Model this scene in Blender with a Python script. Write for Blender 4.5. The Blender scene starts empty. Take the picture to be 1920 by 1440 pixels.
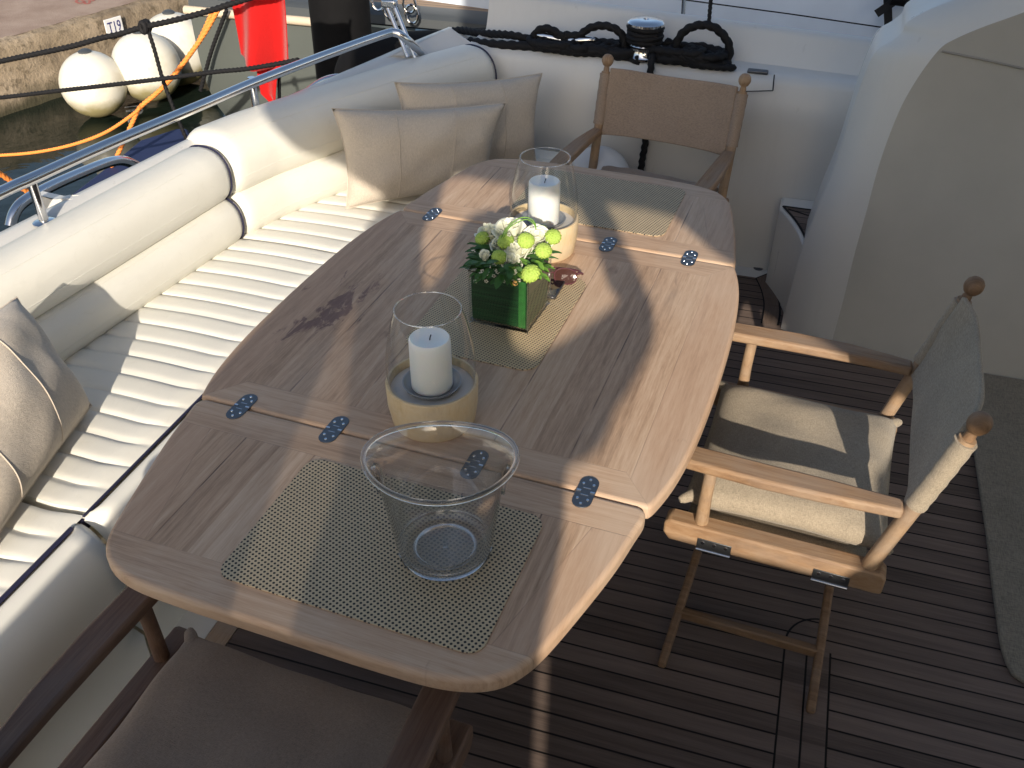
import bpy, bmesh, math, random
from mathutils import Vector, Matrix
from mathutils.geometry import tessellate_polygon
rad = math.radians
random.seed(7)
S = bpy.context.scene
C = S.collection

# ------------------------------------------------------------------ camera
CAM_H = 1.86                       # camera height above the cockpit deck (m)
F = 1732.9                         # focal length in photo pixels (1920 wide)
RD = ((0.95368856, 0.30078021, 0.00306464),
      (0.18008165, -0.56276765, -0.80676091),
      (-0.24093304, 0.76995054, -0.59087007))    # world axes seen by the camera (right, down, forward)
TAB_A = 0.04718026                 # the table stands 2.7 degrees askew on the deck
cam = bpy.data.cameras.new("camera"); camo = bpy.data.objects.new("camera", cam); C.objects.link(camo)
r0, r1, r2 = (Vector(r) for r in (RD[0], RD[1], RD[2]))
camo.matrix_world = Matrix(((r0.x, -r1.x, -r2.x, 0), (r0.y, -r1.y, -r2.y, 0), (r0.z, -r1.z, -r2.z, CAM_H), (0, 0, 0, 1)))
cam.sensor_width = 36; cam.lens = F / 1920 * 36; cam.clip_end = 500; cam.clip_start = 0.02
S.camera = camo

# ------------------------------------------------------------------ sun, sky, exposure
SUN_AZ, SUN_EL = rad(18), rad(22.5)          # light runs towards +y and a little -x
SD = Vector((-math.sin(SUN_AZ) * math.cos(SUN_EL), math.cos(SUN_AZ) * math.cos(SUN_EL), -math.sin(SUN_EL)))
sl = bpy.data.lights.new("sun", 'SUN'); so = bpy.data.objects.new("sun", sl); C.objects.link(so)
sl.energy = 4.4; sl.angle = rad(0.53); sl.color = (1.0, 0.90, 0.76)
so.rotation_euler = SD.to_track_quat('-Z', 'Y').to_euler()
w = bpy.data.worlds.new("World"); S.world = w; w.use_nodes = True
nt = w.node_tree
sky = nt.nodes.new("ShaderNodeTexSky"); sky.sky_type = 'NISHITA'; sky.sun_disc = False
sky.sun_elevation = SUN_EL
sky.sun_rotation = math.atan2(-SD.x, -SD.y)
sky.air_density = 1.0; sky.dust_density = 2.4; sky.ozone_density = 0.8
bg = nt.nodes["Background"]; bg.inputs[1].default_value = 0.13
nt.links.new(sky.outputs[0], bg.inputs[0])
S.view_settings.view_transform = 'Standard'; S.view_settings.look = 'None'
S.view_settings.exposure = 0.4; S.view_settings.gamma = 1.0
S.cycles.max_bounces = 10; S.cycles.transparent_max_bounces = 24; S.cycles.transmission_bounces = 10
S.cycles.caustics_refractive = True; S.cycles.sample_clamp_indirect = 3.0; S.cycles.caustics_reflective = False

# ------------------------------------------------------------------ measuring helpers: photo pixel + a known plane -> place in the world
def ray(p):
    a, b = (p[0] - 960) / F, (p[1] - 720) / F
    return Vector((RD[0][i] * a + RD[1][i] * b + RD[2][i] for i in range(3)))
def az(p, z): d = ray(p); t = (z - CAM_H) / d.z; return Vector((d.x * t, d.y * t, z))
def ay(p, y): d = ray(p); t = y / d.y; return Vector((d.x * t, y, CAM_H + d.z * t))
def ax(p, x): d = ray(p); t = x / d.x; return Vector((x, d.y * t, CAM_H + d.z * t))
def rz(v, a): c, s = math.cos(a), math.sin(a); return Vector((v[0] * c - v[1] * s, v[0] * s + v[1] * c, v[2] if len(v) > 2 else 0))
def tw(x, y, z): return rz(Vector((x, y, z)), -TAB_A)       # table frame -> world

# ------------------------------------------------------------------ materials
class G:
    """small node-graph writer"""
    def __init__(s, name, base=(.8, .8, .8), rough=.5, metal=0, spec=.5):
        s.m = bpy.data.materials.new(name); s.m.use_nodes = True; s.t = s.m.node_tree
        s.b = s.t.nodes["Principled BSDF"]
        s.set("Base Color", (*base, 1)); s.set("Roughness", rough); s.set("Metallic", metal); s.set("Specular IOR Level", spec)
        s.co = None
    def set(s, k, v):
        if isinstance(v, bpy.types.NodeSocket): s.t.links.new(v, s.b.inputs[k])
        else: s.b.inputs[k].default_value = v
    def n(s, t, **kw):
        n = s.t.nodes.new(t)
        for k, v in kw.items(): setattr(n, k, v)
        return n
    def inp(s, n, i, v):
        if v is None: return
        if isinstance(v, bpy.types.NodeSocket): s.t.links.new(v, n.inputs[i])
        else: n.inputs[i].default_value = v
    def obj(s):
        if s.co is None: s.co = s.n("ShaderNodeTexCoord").outputs["Object"]
        return s.co
    def xyz(s, v=None):
        n = s.n("ShaderNodeSeparateXYZ"); s.inp(n, 0, v or s.obj()); return n.outputs
    def vec(s, x, y, z):
        n = s.n("ShaderNodeCombineXYZ"); s.inp(n, 0, x); s.inp(n, 1, y); s.inp(n, 2, z); return n.outputs[0]
    def M(s, op, a, b=None, c=None):
        n = s.n("ShaderNodeMath", operation=op); s.inp(n, 0, a); s.inp(n, 1, b); s.inp(n, 2, c); return n.outputs[0]
    def scale(s, sx, sy, sz, v=None, off=(0, 0, 0)):
        n = s.n("ShaderNodeMapping"); s.inp(n, 0, v or s.obj()); n.inputs[1].default_value = off; n.inputs[3].default_value = (sx, sy, sz); return n.outputs[0]
    def noise(s, vec, sc, det=4, rough=.55, dist=0):
        n = s.n("ShaderNodeTexNoise"); s.inp(n, 0, vec); n.inputs["Scale"].default_value = sc; n.inputs["Detail"].default_value = det
        n.inputs["Roughness"].default_value = rough; n.inputs["Distortion"].default_value = dist; return n.outputs[0]
    def ramp(s, f, stops):
        n = s.n("ShaderNodeValToRGB"); s.inp(n, 0, f); e = n.color_ramp.elements
        while len(e) < len(stops): e.new(.5)
        for q, (p, c) in zip(e, stops): q.position = p; q.color = (*c, 1) if len(c) == 3 else c
        return n.outputs[0]
    def mix(s, f, a, b):
        n = s.n("ShaderNodeMix", data_type='RGBA'); s.inp(n, 0, f)
        for i, v in ((6, a), (7, b)):
            s.inp(n, i, (*v, 1) if isinstance(v, tuple) and len(v) == 3 else v)
        return n.outputs[2]
    def step(s, v, a, b): 
        n = s.n("ShaderNodeMapRange"); s.inp(n, 0, v); n.inputs[1].default_value = a; n.inputs[2].default_value = b; return n.outputs[0]
    def bump(s, h, st, d=.001):
        n = s.n("ShaderNodeBump"); n.inputs["Strength"].default_value = st; n.inputs["Distance"].default_value = d; s.inp(n, "Height", h)
        s.t.links.new(n.outputs[0], s.b.inputs["Normal"])

def grain(g, lo, mid, hi, axis, tone=None, fine=1.0):
    """weathered timber colour with fibres running along axis 0 or 1"""
    a, b = (3 * fine, 60 * fine) if axis == 0 else (60 * fine, 3 * fine)
    v = g.scale(a, b, 25)
    n1 = g.noise(v, 1.0, 6, .62, .4)
    n2 = g.noise(g.scale(a * .35, b * .22, 6, None, (3.1, 1.7, 0)), 1.0, 3, .5, .8)
    n3 = g.noise(g.scale(a * 3, b * 4.5, 60), 1.0, 3, .7)
    f = g.M('ADD', g.M('MULTIPLY', n1, .44), g.M('ADD', g.M('MULTIPLY', n2, .28), g.M('MULTIPLY', n3, .30)))
    if tone is not None: f = g.M('ADD', f, tone)
    return g.ramp(f, [(.33, lo), (.5, mid), (.68, hi)]), f

def wood(name, lo, mid, hi, axis=0, rough=.6):
    g = G(name, rough=rough, spec=.3); c, f = grain(g, lo, mid, hi, axis, None, 2.2); gw = g.step(g.noise(g.scale(3, 7, 7), 2.0, 5, .6), .42, .66); c = g.mix(g.M('MULTIPLY', gw, .40), c, tuple(.62 * (mid[0] + mid[1] + mid[2]) / 3 + .38 * q for q in hi)); dk_ = g.step(g.noise(g.scale(5, 40, 40, None, (4, 1, 0)), 1.0, 4, .6), .60, .72); c = g.mix(g.M('MULTIPLY', dk_, .45), c, lo); g.set("Base Color", c); g.bump(f, .5, .0012); return g.m

def plain(name, c, rough=.5, metal=0, spec=.5, var=.06, sc=6, bump=0, bsc=200):
    g = G(name, c, rough, metal, spec)
    n = g.noise(g.obj(), sc, 4)
    g.set("Base Color", g.mix(n, tuple(max(0, x * (1 - var * 2)) for x in c), tuple(min(1, x * (1 + var)) for x in c)))
    if bump: g.bump(g.noise(g.obj(), bsc, 3), bump, .001)
    return g.m

def cloth(name, c, var=.2, pitch=900):
    g = G(name, c, .92, 0, .15)
    a = g.noise(g.scale(pitch * .12, pitch, pitch), 1, 2); b = g.noise(g.scale(pitch, pitch * .12, pitch * .12), 1, 2)
    big = g.noise(g.obj(), 9, 4)
    f = g.M('ADD', g.M('MULTIPLY', g.M('ADD', a, b), .42), g.M('MULTIPLY', big, .16))
    g.set("Base Color", g.ramp(f, [(.36, tuple(x * (1 - var) for x in c)), (.6, tuple(x * (1 + var) for x in c))]))
    g.bump(g.M('ADD', g.M('ADD', a, b), g.M('MULTIPLY', g.noise(g.obj(), 22, 3), 2.2)), .45, .002)
    g.set("Sheen Weight", .15)
    return g.m

def glass(name, tint=(1, 1, 1), ior=1.45, rough=0.0):
    g = G(name, tint, rough); g.set("Transmission Weight", 1.0); g.set("IOR", ior); return g.m

TEAK_LO, TEAK_MID, TEAK_HI = (.29, .18, .108), (.485, .32, .205), (.61, .44, .305)
def table_mat(kind):
    """weathered teak leaf: long planks, end boards across them, rim boards, fine dark seams, stains"""
    g = G("teak_" + kind, rough=.55, spec=.35)
    x, y, z = g.xyz()
    u = g.M('SUBTRACT', x, -.637); au = g.M('ABSOLUTE', u)
    t = g.M('DIVIDE', g.M('ADD', u, .005), .148); cell = g.M('FLOOR', g.M('ADD', t, .5))
    wn = g.n("ShaderNodeTexWhiteNoise", noise_dimensions='1D'); g.inp(wn, 1, g.M('ADD', cell, 11.3 + len(kind)))
    tone = g.M('MULTIPLY', g.M('SUBTRACT', wn.outputs[0], .5), .12)
    long_, f1 = grain(g, TEAK_LO, TEAK_MID, TEAK_HI, 1, tone, 1.9)
    cross, f2 = grain(g, TEAK_LO, (.50, .33, .213), TEAK_HI, 0, None, 1.9)
    seam = g.M('ABSOLUTE', g.M('MULTIPLY', g.M('SUBTRACT', t, g.M('ROUND', t)), .148))
    if kind == "middle":
        v = g.M('ABSOLUTE', g.M('SUBTRACT', y, 1.637))
        bt = g.M('SUBTRACT', v, g.M('ADD', .382, g.M('MULTIPLY', g.M('MAXIMUM', g.M('SUBTRACT', au, .40), 0), 1.25)))
        rt = g.M('SUBTRACT', au, .412)
    else:
        y0 = 1.099 if kind == "near" else 2.172
        sg = 1 if kind == "near" else -1
        s_ = g.M('MULTIPLY', g.M('SUBTRACT', y, y0), sg)              # >0 on the hinge side end board
        yo = .812 if kind == "near" else 2.462
        e_ = g.M('MULTIPLY', g.M('SUBTRACT', yo, y), sg)              # >0 on the outer end board
        bt = g.M('MAXIMUM', s_, e_)
        dy = g.M('MULTIPLY', g.M('SUBTRACT', y, .835 if kind == "near" else 2.439), sg)
        rt = g.M('SUBTRACT', au, g.M('ADD', .315, g.M('MULTIPLY', dy, .25)))
    bread = g.M('GREATER_THAN', bt, 0); rim = g.M('MULTIPLY', g.M('GREATER_THAN', rt, 0), g.M('SUBTRACT', 1, bread))
    inner = g.M('MULTIPLY', g.M('SUBTRACT', 1, bread), g.M('SUBTRACT', 1, rim))
    col = g.mix(bread, long_, cross)
    col = g.mix(g.M('MULTIPLY', rim, .4), col, (.50, .32, .21))
    # seams
    l1 = g.M('MULTIPLY', g.step(seam, .0020, .0007), inner)
    l2 = g.step(g.M('ABSOLUTE', bt), .0012, .0002)
    l3 = g.M('MULTIPLY', g.step(g.M('ABSOLUTE', rt), .0012, .0002), g.M('SUBTRACT', 1, bread))
    ln = g.M('MAXIMUM', g.M('MULTIPLY', l1, .85), g.M('MAXIMUM', g.M('MULTIPLY', l2, .4), g.M('MULTIPLY', l3, .35)))
    fade = g.step(g.noise(g.scale(2, 5, 1), 1.5, 3), .35, .6)
    col = g.mix(g.M('MULTIPLY', ln, fade), col, (.07, .04, .03))
    # knots and weather spots
    sp = g.step(g.noise(g.scale(22, 7, 1), 1.0, 3, .5, .6), .70, .78)
    col = g.mix(g.M('MULTIPLY', sp, .5), col, (.16, .09, .06))
    pale = g.step(g.noise(g.scale(5, 2.2, 1, None, (7, 2, 0)), 1.0, 4, .6), .5, .72)
    col = g.mix(g.M('MULTIPLY', pale, .3), col, (.62, .50, .39))
    if kind == "middle":        # wine coloured stains on the sofa side
        dx = g.M('DIVIDE', g.M('ADD', u, .385), .075); dyy = g.M('DIVIDE', g.M('SUBTRACT', y, 1.555), .12)
        d = g.M('SQRT', g.M('ADD', g.M('MULTIPLY', dx, dx), g.M('MULTIPLY', dyy, dyy)))
        nn = g.noise(g.scale(26, 9, 1), 1.0, 5, .65, .5)
        st = g.step(g.M('SUBTRACT', nn, g.M('MULTIPLY', d, .16)), .40, .47)
        col = g.mix(g.M('MULTIPLY', st, .72), col, (.105, .045, .045))
    g.set("Base Color", col)
    g.bump(g.M('SUBTRACT', g.mix(bread, f1, f2), g.M('MULTIPLY', ln, 2.5)), .35, .0014)
    return g.m

def deck_mat(name, origin=0.0, mid=(.155, .114, .094)):
    g = G(name, rough=.7, spec=.25)
    x, y, z = g.xyz()
    t = g.M('DIVIDE', g.M('SUBTRACT', y, 1.2836 + origin), .0505)
    d = g.M('ABSOLUTE', g.M('MULTIPLY', g.M('SUBTRACT', t, g.M('ROUND', t)), .0505))
    cell = g.M('FLOOR', t)
    wn = g.n("ShaderNodeTexWhiteNoise", noise_dimensions='1D'); g.inp(wn, 1, cell)
    tone = g.M('MULTIPLY', g.M('SUBTRACT', wn.outputs[0], .5), .22)
    col, f = grain(g, tuple(c * .62 for c in mid), mid, tuple(c * 1.45 for c in mid), 0, tone)
    # the king plank of the hatch beside the chair
    inx = g.M('MULTIPLY', g.M('GREATER_THAN', x, .208), g.M('LESS_THAN', x, .316))
    iny = g.M('LESS_THAN', y, 1.60)
    kp = g.M('MULTIPLY', inx, iny)
    dv = g.M('MINIMUM', g.M('ABSOLUTE', g.M('SUBTRACT', x, .208)), g.M('MINIMUM', g.M('ABSOLUTE', g.M('SUBTRACT', x, .316)), g.M('ABSOLUTE', g.M('SUBTRACT', x, .261))))
    lv = g.M('MULTIPLY', g.step(dv, .0029, .0018), iny)
    lh = g.M('MULTIPLY', g.step(d, .0029, .0019), g.M('SUBTRACT', 1, kp))
    ln = g.M('MAXIMUM', lv, lh)
    g.set("Base Color", g.mix(ln, col, (.006, .005, .005)))
    g.set("Roughness", g.M('SUBTRACT', .78, g.M('MULTIPLY', g.noise(g.obj(), 5, 3), .25)))
    g.bump(g.M('SUBTRACT', g.M('MULTIPLY', f, .4), ln), .5, .0015)
    return g.m

def woven_mat(name, light, dark, pitch=.0058):
    g = G(name, rough=.6, spec=.4)
    x, y, z = g.xyz()
    k = math.pi / pitch
    a = g.M('SINE', g.M('MULTIPLY', g.M('ADD', x, g.M('MULTIPLY', y, .5)), k)); b = g.M('SINE', g.M('MULTIPLY', g.M('SUBTRACT', g.M('MULTIPLY', y, 1.0), g.M('MULTIPLY', x, .5)), k))
    p = g.M('MULTIPLY', a, b)
    m = g.step(p, .16, .42)
    n = g.noise(g.obj(), 40, 3)
    lc = g.mix(n, tuple(c * .85 for c in light), tuple(c * 1.12 for c in light))
    g.set("Base Color", g.mix(m, lc, dark)); g.bump(p, -.6, .0012)
    return g.m

MAT = {}
def build_mats():
    M = MAT
    g = G("gelcoat", (.66, .65, .62), .28, 0, .5); n = g.noise(g.scale(1, 1, .35), 5, 5, .65); n2 = g.noise(g.scale(9, 9, 1.2), 2, 4, .6)
    c = g.mix(n, (.63, .62, .59), (.69, .68, .65)); g.set("Base Color", g.mix(g.M('MULTIPLY', g.step(n2, .58, .75), .10), c, (.45, .42, .36)))
    g.set("Roughness", g.M('ADD', .18, g.M('MULTIPLY', n2, .3))); g.bump(g.noise(g.obj(), 7, 2), .06, .01); M['gelcoat'] = g.m
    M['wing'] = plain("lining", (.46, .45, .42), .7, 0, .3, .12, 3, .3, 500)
    g = G("cream_vinyl", (.75, .73, .66), .42, 0, .45); n = g.noise(g.obj(), 5, 5); n2 = g.noise(g.obj(), 26, 4, .6, 1.0)
    c = g.mix(n, (.70, .675, .60), (.77, .755, .69)); c = g.mix(g.M('MULTIPLY', g.step(n2, .60, .78), .18), c, (.50, .46, .38)); g.set("Base Color", c)
    g.bump(g.M('ADD', g.M('MULTIPLY', g.noise(g.scale(30, 9, 30), 1.0, 3, .5, 1.2), 1.0), g.M('MULTIPLY', g.noise(g.obj(), 600, 2), .12)), .32, .003); M['vinyl'] = g.m
    M['vinyl2'] = plain("cream_vinyl_face", (.75, .73, .66), .42, 0, .45, .03, 5, .12, 700)
    M['piping'] = plain("navy_piping", (.018, .018, .05), .45)
    M['thread'] = plain("cream_thread", (.40, .37, .29), .8)
    M['linen'] = cloth("linen", (.52, .455, .38), .16, 900)
    M['linen_seam'] = plain("linen_seam", (.55, .48, .40), .9)
    M['canvas'] = cloth("chair_canvas", (.33, .275, .205), .32, 1100)
    M['canvas_shade'] = cloth("chair_canvas_shade", (.31, .235, .18), .22, 1100)  # same chair canvas, darkened: shade put into the colour
    M['teak_c'] = wood("chair_teak", (.14, .075, .04), (.31, .185, .10), (.44, .30, .185), 0)
    M['teak_cz'] = wood("chair_teak_turned", (.17, .10, .055), (.33, .21, .12), (.43, .30, .19), 0)
    M['teak_dark'] = wood("chair_teak_shade", (.08, .042, .028), (.145, .082, .055), (.22, .135, .09), 0)  # chair teak with the near chair's shade put into its colour
    M['teak_leg'] = wood('chair_teak_half_shade', (.12, .065, .035), (.22, .13, .07), (.32, .20, .12), 0)  # chair teak darkened to put shade on legs and finials
    M['steel'] = plain("stainless", (.72, .72, .73), .14, 1, .5, .02)
    M['steel_d'] = plain("hinge_steel", (.17, .175, .185), .48, 1, .5, .06, 60)
    M['hole'] = plain("recess", (.03, .03, .035), .6)
    M['rope'] = plain("black_rope", (.010, .010, .012), .75, 0, .3, .2, 90, .5, 900)
    M['orange'] = plain("orange_line", (.95, .30, .06), .7)
    M['glass'] = glass("clear_glass")
    M['acrylic'] = glass("acrylic", (1, 1, 1), 1.47)
    M['maple'] = wood("pale_veneer", (.50, .35, .18), (.66, .49, .28), (.72, .57, .36), 0, .5)
    M['maple_lip'] = plain("lantern_tray", (.66, .62, .58), .55)
    M['dish'] = plain("dish", (.33, .33, .34), .4, .3)
    g = G("wax", (.86, .86, .83), .45, 0, .4); g.set("Subsurface Weight", .35); g.set("Subsurface Radius", (.02, .015, .01)); g.set("Subsurface Scale", .4); M['wax'] = g.m
    M['wick'] = plain("wick", (.02, .02, .02), .9)
    M['mat'] = woven_mat("woven_vinyl", (.52, .41, .26), (.014, .014, .012))
    M['mat2'] = woven_mat("woven_gold", (.56, .43, .26), (.10, .07, .045), .0054)
    M['deck'] = deck_mat("teak_deck")
    M['leaf'] = None
    M['rose'] = plain("rose_petal", (.86, .86, .70), .6, 0, .3, .05, 30)
    g = G("green_mum", (.36, .52, .07), .7); x = g.noise(g.obj(), 260, 3); g.set("Base Color", g.mix(x, (.24, .40, .03), (.55, .70, .16))); g.bump(x, 1, .003); M['mum'] = g.m
    M['green'] = plain("leaf_green", (.055, .15, .03), .5, 0, .4, .3, 50)
    M['green_l'] = plain("leaf_light", (.16, .33, .05), .5, 0, .4, .2, 50)
    g = G("leaf_lining", (.02, .09, .03), .35, 0, .5); n = g.noise(g.scale(6, 6, 220), 1, 3); g.set("Base Color", g.ramp(n, [(.35, (.004, .018, .006)), (.65, (.014, .065, .02))])); g.bump(n, .5, .001); M['lining'] = g.m
    M['blossom'] = plain("blossom", (.85, .80, .66), .7)
    M['bud'] = plain("bud", (.80, .45, .15), .7)
    M['black_gl'] = plain("phone_glass", (.006, .006, .008), .06, 0, .6)
    M['phone_e'] = plain("phone_edge", (.12, .12, .13), .35, .8)
    M['lens'] = plain("brown_lens", (.07, .03, .025), .05, 0, .9)
    M['frame'] = plain("glasses_frame", (.10, .035, .04), .2, 0, .6)
    M['concrete'] = None
    g = G("concrete", (.45, .37, .28), .9)
    n = g.noise(g.obj(), 2.2, 7, .65); n2 = g.noise(g.obj(), 14, 5, .7); x, y, z = g.xyz()
    c = g.ramp(n, [(.3, (.13, .10, .07)), (.5, (.27, .215, .15)), (.7, (.38, .31, .23))])
    c = g.mix(g.step(n2, .52, .68), c, (.11, .085, .055))
    wet = g.step(g.M('ADD', z, g.M('MULTIPLY', n, .25)), -.62, -.78)
    c = g.mix(wet, c, (.05, .045, .025)); g.set("Base Color", c); g.bump(g.M('ADD', n, n2), .8, .02); M['concrete'] = g.m
    g = G("paving", (.55, .42, .33), .9); n = g.noise(g.obj(), 3, 6, .6); g.set("Base Color", g.ramp(n, [(.35, (.27, .185, .14)), (.65, (.38, .285, .225))])); g.bump(g.noise(g.obj(), 60, 4), .4, .01); M['paving'] = g.m
    g = G("harbour_water", (.010, .016, .012), .04, 0, .5); g.set("IOR", 1.33)
    n = g.noise(g.scale(1, 1, 1), 2.2, 3, .5, .6); g.bump(n, .22, .05); M['water'] = g.m
    g = G("fender_white", (.80, .77, .68), .35); x, y, z = g.xyz(); n = g.noise(g.obj(), 7, 4)
    g.set("Base Color", g.mix(g.step(g.M('ADD', z, g.M('MULTIPLY', n, .14)), .00, -.09), g.mix(g.step(n, .5, .75), (.70, .68, .60), (.62, .57, .46)), (.33, .29, .15))); M['fender'] = g.m
    M['fender_b'] = plain("black_cover", (.006, .006, .007), .85, 0, .2, .2, 20)
    M['grey_hull'] = plain("grey_hull", (.10, .112, .105), .35, 0, .5, .08, 2)
    M['grey_dark'] = plain("grey_gunwale", (.06, .068, .075), .5)
    M['beige'] = plain("beige_strake", (.60, .50, .38), .6)
    M['red'] = cloth("red_flag", (.46, .010, .010), .08, 700)
    M['white'] = plain("white_paint", (.78, .79, .80), .35)
    M['blue_ink'] = plain("blue_paint", (.02, .02, .16), .7)
    M['blue'] = plain("sky_reflection_blue", (.012, .025, .09), .8)
    M['strap'] = plain("black_webbing", (.012, .012, .014), .8)
    M['rug'] = cloth("olive_rug", (.235, .205, .16), .3, 500)
    g = G("neighbour_deck", (.3, .2, .13), .7); x, y, z = g.xyz()
    tt = g.M('DIVIDE', y, .055); dd = g.M('ABSOLUTE', g.M('SUBTRACT', tt, g.M('ROUND', tt))); g.set("Base Color", g.mix(g.step(dd, .09, .05), (.30, .20, .125), (.05, .035, .03))); M['ndeck'] = g.m
    M['screen'] = plain("shadow_screen_sheet", (.55, .53, .49), .85)  # for the added unseen sheet that casts the cockpit shadows
    g = G("dimming_sheet", (.6, .58, .54), .9)  # half-clear sheet, added to let a dim band of sun through
    tr = g.n("ShaderNodeBsdfTransparent"); ms = g.n("ShaderNodeMixShader"); ms.inputs[0].default_value = .55
    out = g.t.nodes["Material Output"]
    g.t.links.new(tr.outputs[0], ms.inputs[1]); g.t.links.new(g.b.outputs[0], ms.inputs[2]); g.t.links.new(ms.outputs[0], out.inputs[0]); M['sheer'] = g.m
build_mats()

# ------------------------------------------------------------------ mesh helpers
class MB:
    def __init__(s): s.v = []; s.f = []
    def add(s, vs, fs):
        o = len(s.v); s.v += [Vector(v) for v in vs]; s.f += [tuple(i + o for i in f) for f in fs]; return s
    def box(s, c, sz, rot=None):
        c = Vector(c); h = Vector(sz) / 2; vs = []
        for i in range(8):
            p = Vector(((-1, 1)[i & 1] * h.x, (-1, 1)[i >> 1 & 1] * h.y, (-1, 1)[i >> 2 & 1] * h.z))
            if rot is not None: p = rot @ p
            vs.append(c + p)
        return s.add(vs, [(0, 2, 3, 1), (4, 5, 7, 6), (0, 1, 5, 4), (2, 6, 7, 3), (0, 4, 6, 2), (1, 3, 7, 5)])
    def bar(s, a, b, wd, ht, up=(0, 0, 1)):
        a, b = Vector(a), Vector(b); d = b - a; x = d.normalized(); u = Vector(up); y = u.cross(x).normalized(); z = x.cross(y)
        return s.box((a + b) / 2, (d.length, wd, ht), Matrix((x, y, z)).transposed())
    def prism(s, poly, z0, z1, fn=None):
        """closed outline (x, y), extruded in z"""
        n = len(poly); vs = [Vector((p[0], p[1], z0)) for p in poly] + [Vector((p[0], p[1], z1)) for p in poly]
        if fn: vs = [fn(v) for v in vs]
        fs = [tuple(range(n - 1, -1, -1)), tuple(range(n, 2 * n))] + [(i, (i + 1) % n, n + (i + 1) % n, n + i) for i in range(n)]
        return s.add(vs, fs)
    def loft(s, rings, close=True, caps=True):
        n = len(rings[0]); vs = [p for r in rings for p in r]; fs = []
        for i in range(len(rings) - 1):
            for j in range(n if close else n - 1):
                k = (j + 1) % n; fs.append((i * n + j, i * n + k, (i + 1) * n + k, (i + 1) * n + j))
        if caps and close: fs.append(tuple(range(n - 1, -1, -1))); fs.append(tuple(range((len(rings) - 1) * n, len(rings) * n)))
        return s.add(vs, fs)
    def tube(s, pts, r, seg=12, closed=False, twist=0, lobes=0, amp=.16, caps=True):
        pts = [Vector(p) for p in pts]; n = len(pts); rings = []; nrm = None; dist = 0
        for i, p in enumerate(pts):
            t = (pts[(i + 1) % n] - pts[i - 1]) if closed else (pts[min(i + 1, n - 1)] - pts[max(i - 1, 0)])
            t.normalize()
            if nrm is None:
                nrm = t.cross(Vector((0, 0, 1)));
                if nrm.length < .1: nrm = t.cross(Vector((1, 0, 0)))
            nrm = (nrm - t * nrm.dot(t)).normalized(); bn = t.cross(nrm)
            if i: dist += (p - pts[i - 1]).length
            rr = r[i] if isinstance(r, (list, tuple)) else r
            ring = []
            for k in range(seg):
                a = 2 * math.pi * k / seg
                q = rr * (1 + (amp * math.cos(lobes * (a - twist * dist)) if lobes else 0))
                ring.append(p + nrm * (q * math.cos(a)) + bn * (q * math.sin(a)))
            rings.append(ring)
        if closed: rings.append(rings[0])
        return s.loft(rings, True, caps and not closed)
    def lathe(s, prof, c=(0, 0, 0), seg=40, ax_=None, caps=True):
        c = Vector(c); rings = []
        for r, z in prof:
            r = max(r, 1e-4); ring = [Vector((r * math.cos(2 * math.pi * k / seg), r * math.sin(2 * math.pi * k / seg), z)) for k in range(seg)]
            if ax_ is not None: ring = [ax_ @ p for p in ring]
            rings.append([c + p for p in ring])
        return s.loft(rings, True, caps)
    def grid(s, fn, nu, nv, cu=False):
        vs = [fn(i / nu, j / nv) for i in range(nu + 1) for j in range(nv + 1)]
        return s.add(vs, [(i * (nv + 1) + j, (i + 1) * (nv + 1) + j, (i + 1) * (nv + 1) + j + 1, i * (nv + 1) + j + 1) for i in range(nu) for j in range(nv)])
    def build(s, name, mat, parent=None, smooth=True, bevel=0, seg=2, sub=0, solid=0, ang=40, merge=False, keep=False):
        me = bpy.data.meshes.new(name)
        vs = s.v; root = parent
        while root is not None and root.parent is not None: root = root.parent
        loc = Vector((0, 0, 0))
        if root is not None and root.type == 'EMPTY' and not root.get('_local'): loc = root.location.copy()
        if parent is None and not keep:
            lo = Vector((min(v.x for v in vs), min(v.y for v in vs), min(v.z for v in vs))); hi = Vector((max(v.x for v in vs), max(v.y for v in vs), 0))
            loc = Vector(((lo.x + hi.x) / 2, (lo.y + hi.y) / 2, lo.z))
        if root is not None and root.type == 'MESH': loc = root.location.copy()
        vs = [v - loc for v in vs]
        me.from_pydata([tuple(v) for v in vs], [], s.f); me.update()
        bm = bmesh.new(); bm.from_mesh(me)
        if merge: bmesh.ops.remove_doubles(bm, verts=bm.verts, dist=1e-5)
        bmesh.ops.recalc_face_normals(bm, faces=bm.faces); bm.to_mesh(me); bm.free()
        if mat: me.materials.append(mat)
        if smooth:
            for p in me.polygons: p.use_smooth = True
            me.set_sharp_from_angle(angle=rad(ang))
        o = bpy.data.objects.new(name, me); C.objects.link(o)
        if parent is not None: o.parent = parent
        else: o.location = loc
        if solid: m = o.modifiers.new("t", 'SOLIDIFY'); m.thickness = solid; m.offset = 0
        if bevel: m = o.modifiers.new("b", 'BEVEL'); m.width = bevel; m.segments = seg; m.limit_method = 'ANGLE'; m.angle_limit = rad(35); m.harden_normals = False
        if sub: m = o.modifiers.new("s", 'SUBSURF'); m.levels = sub; m.render_levels = sub
        return o
def tag(o, label, cat=None, group=None, kind=None):
    if label: o['label'] = label
    if cat: o['category'] = cat
    if group: o['group'] = group
    if kind: o['kind'] = kind
    return o
def empty(name, loc, label, cat, group=None, rot=0, local=False):
    o = bpy.data.objects.new(name, None); C.objects.link(o); o.location = loc; o.rotation_euler = (0, 0, rot); o.empty_display_size = .05
    if local: o['_local'] = 1
    return tag(o, label, cat, group)
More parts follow.
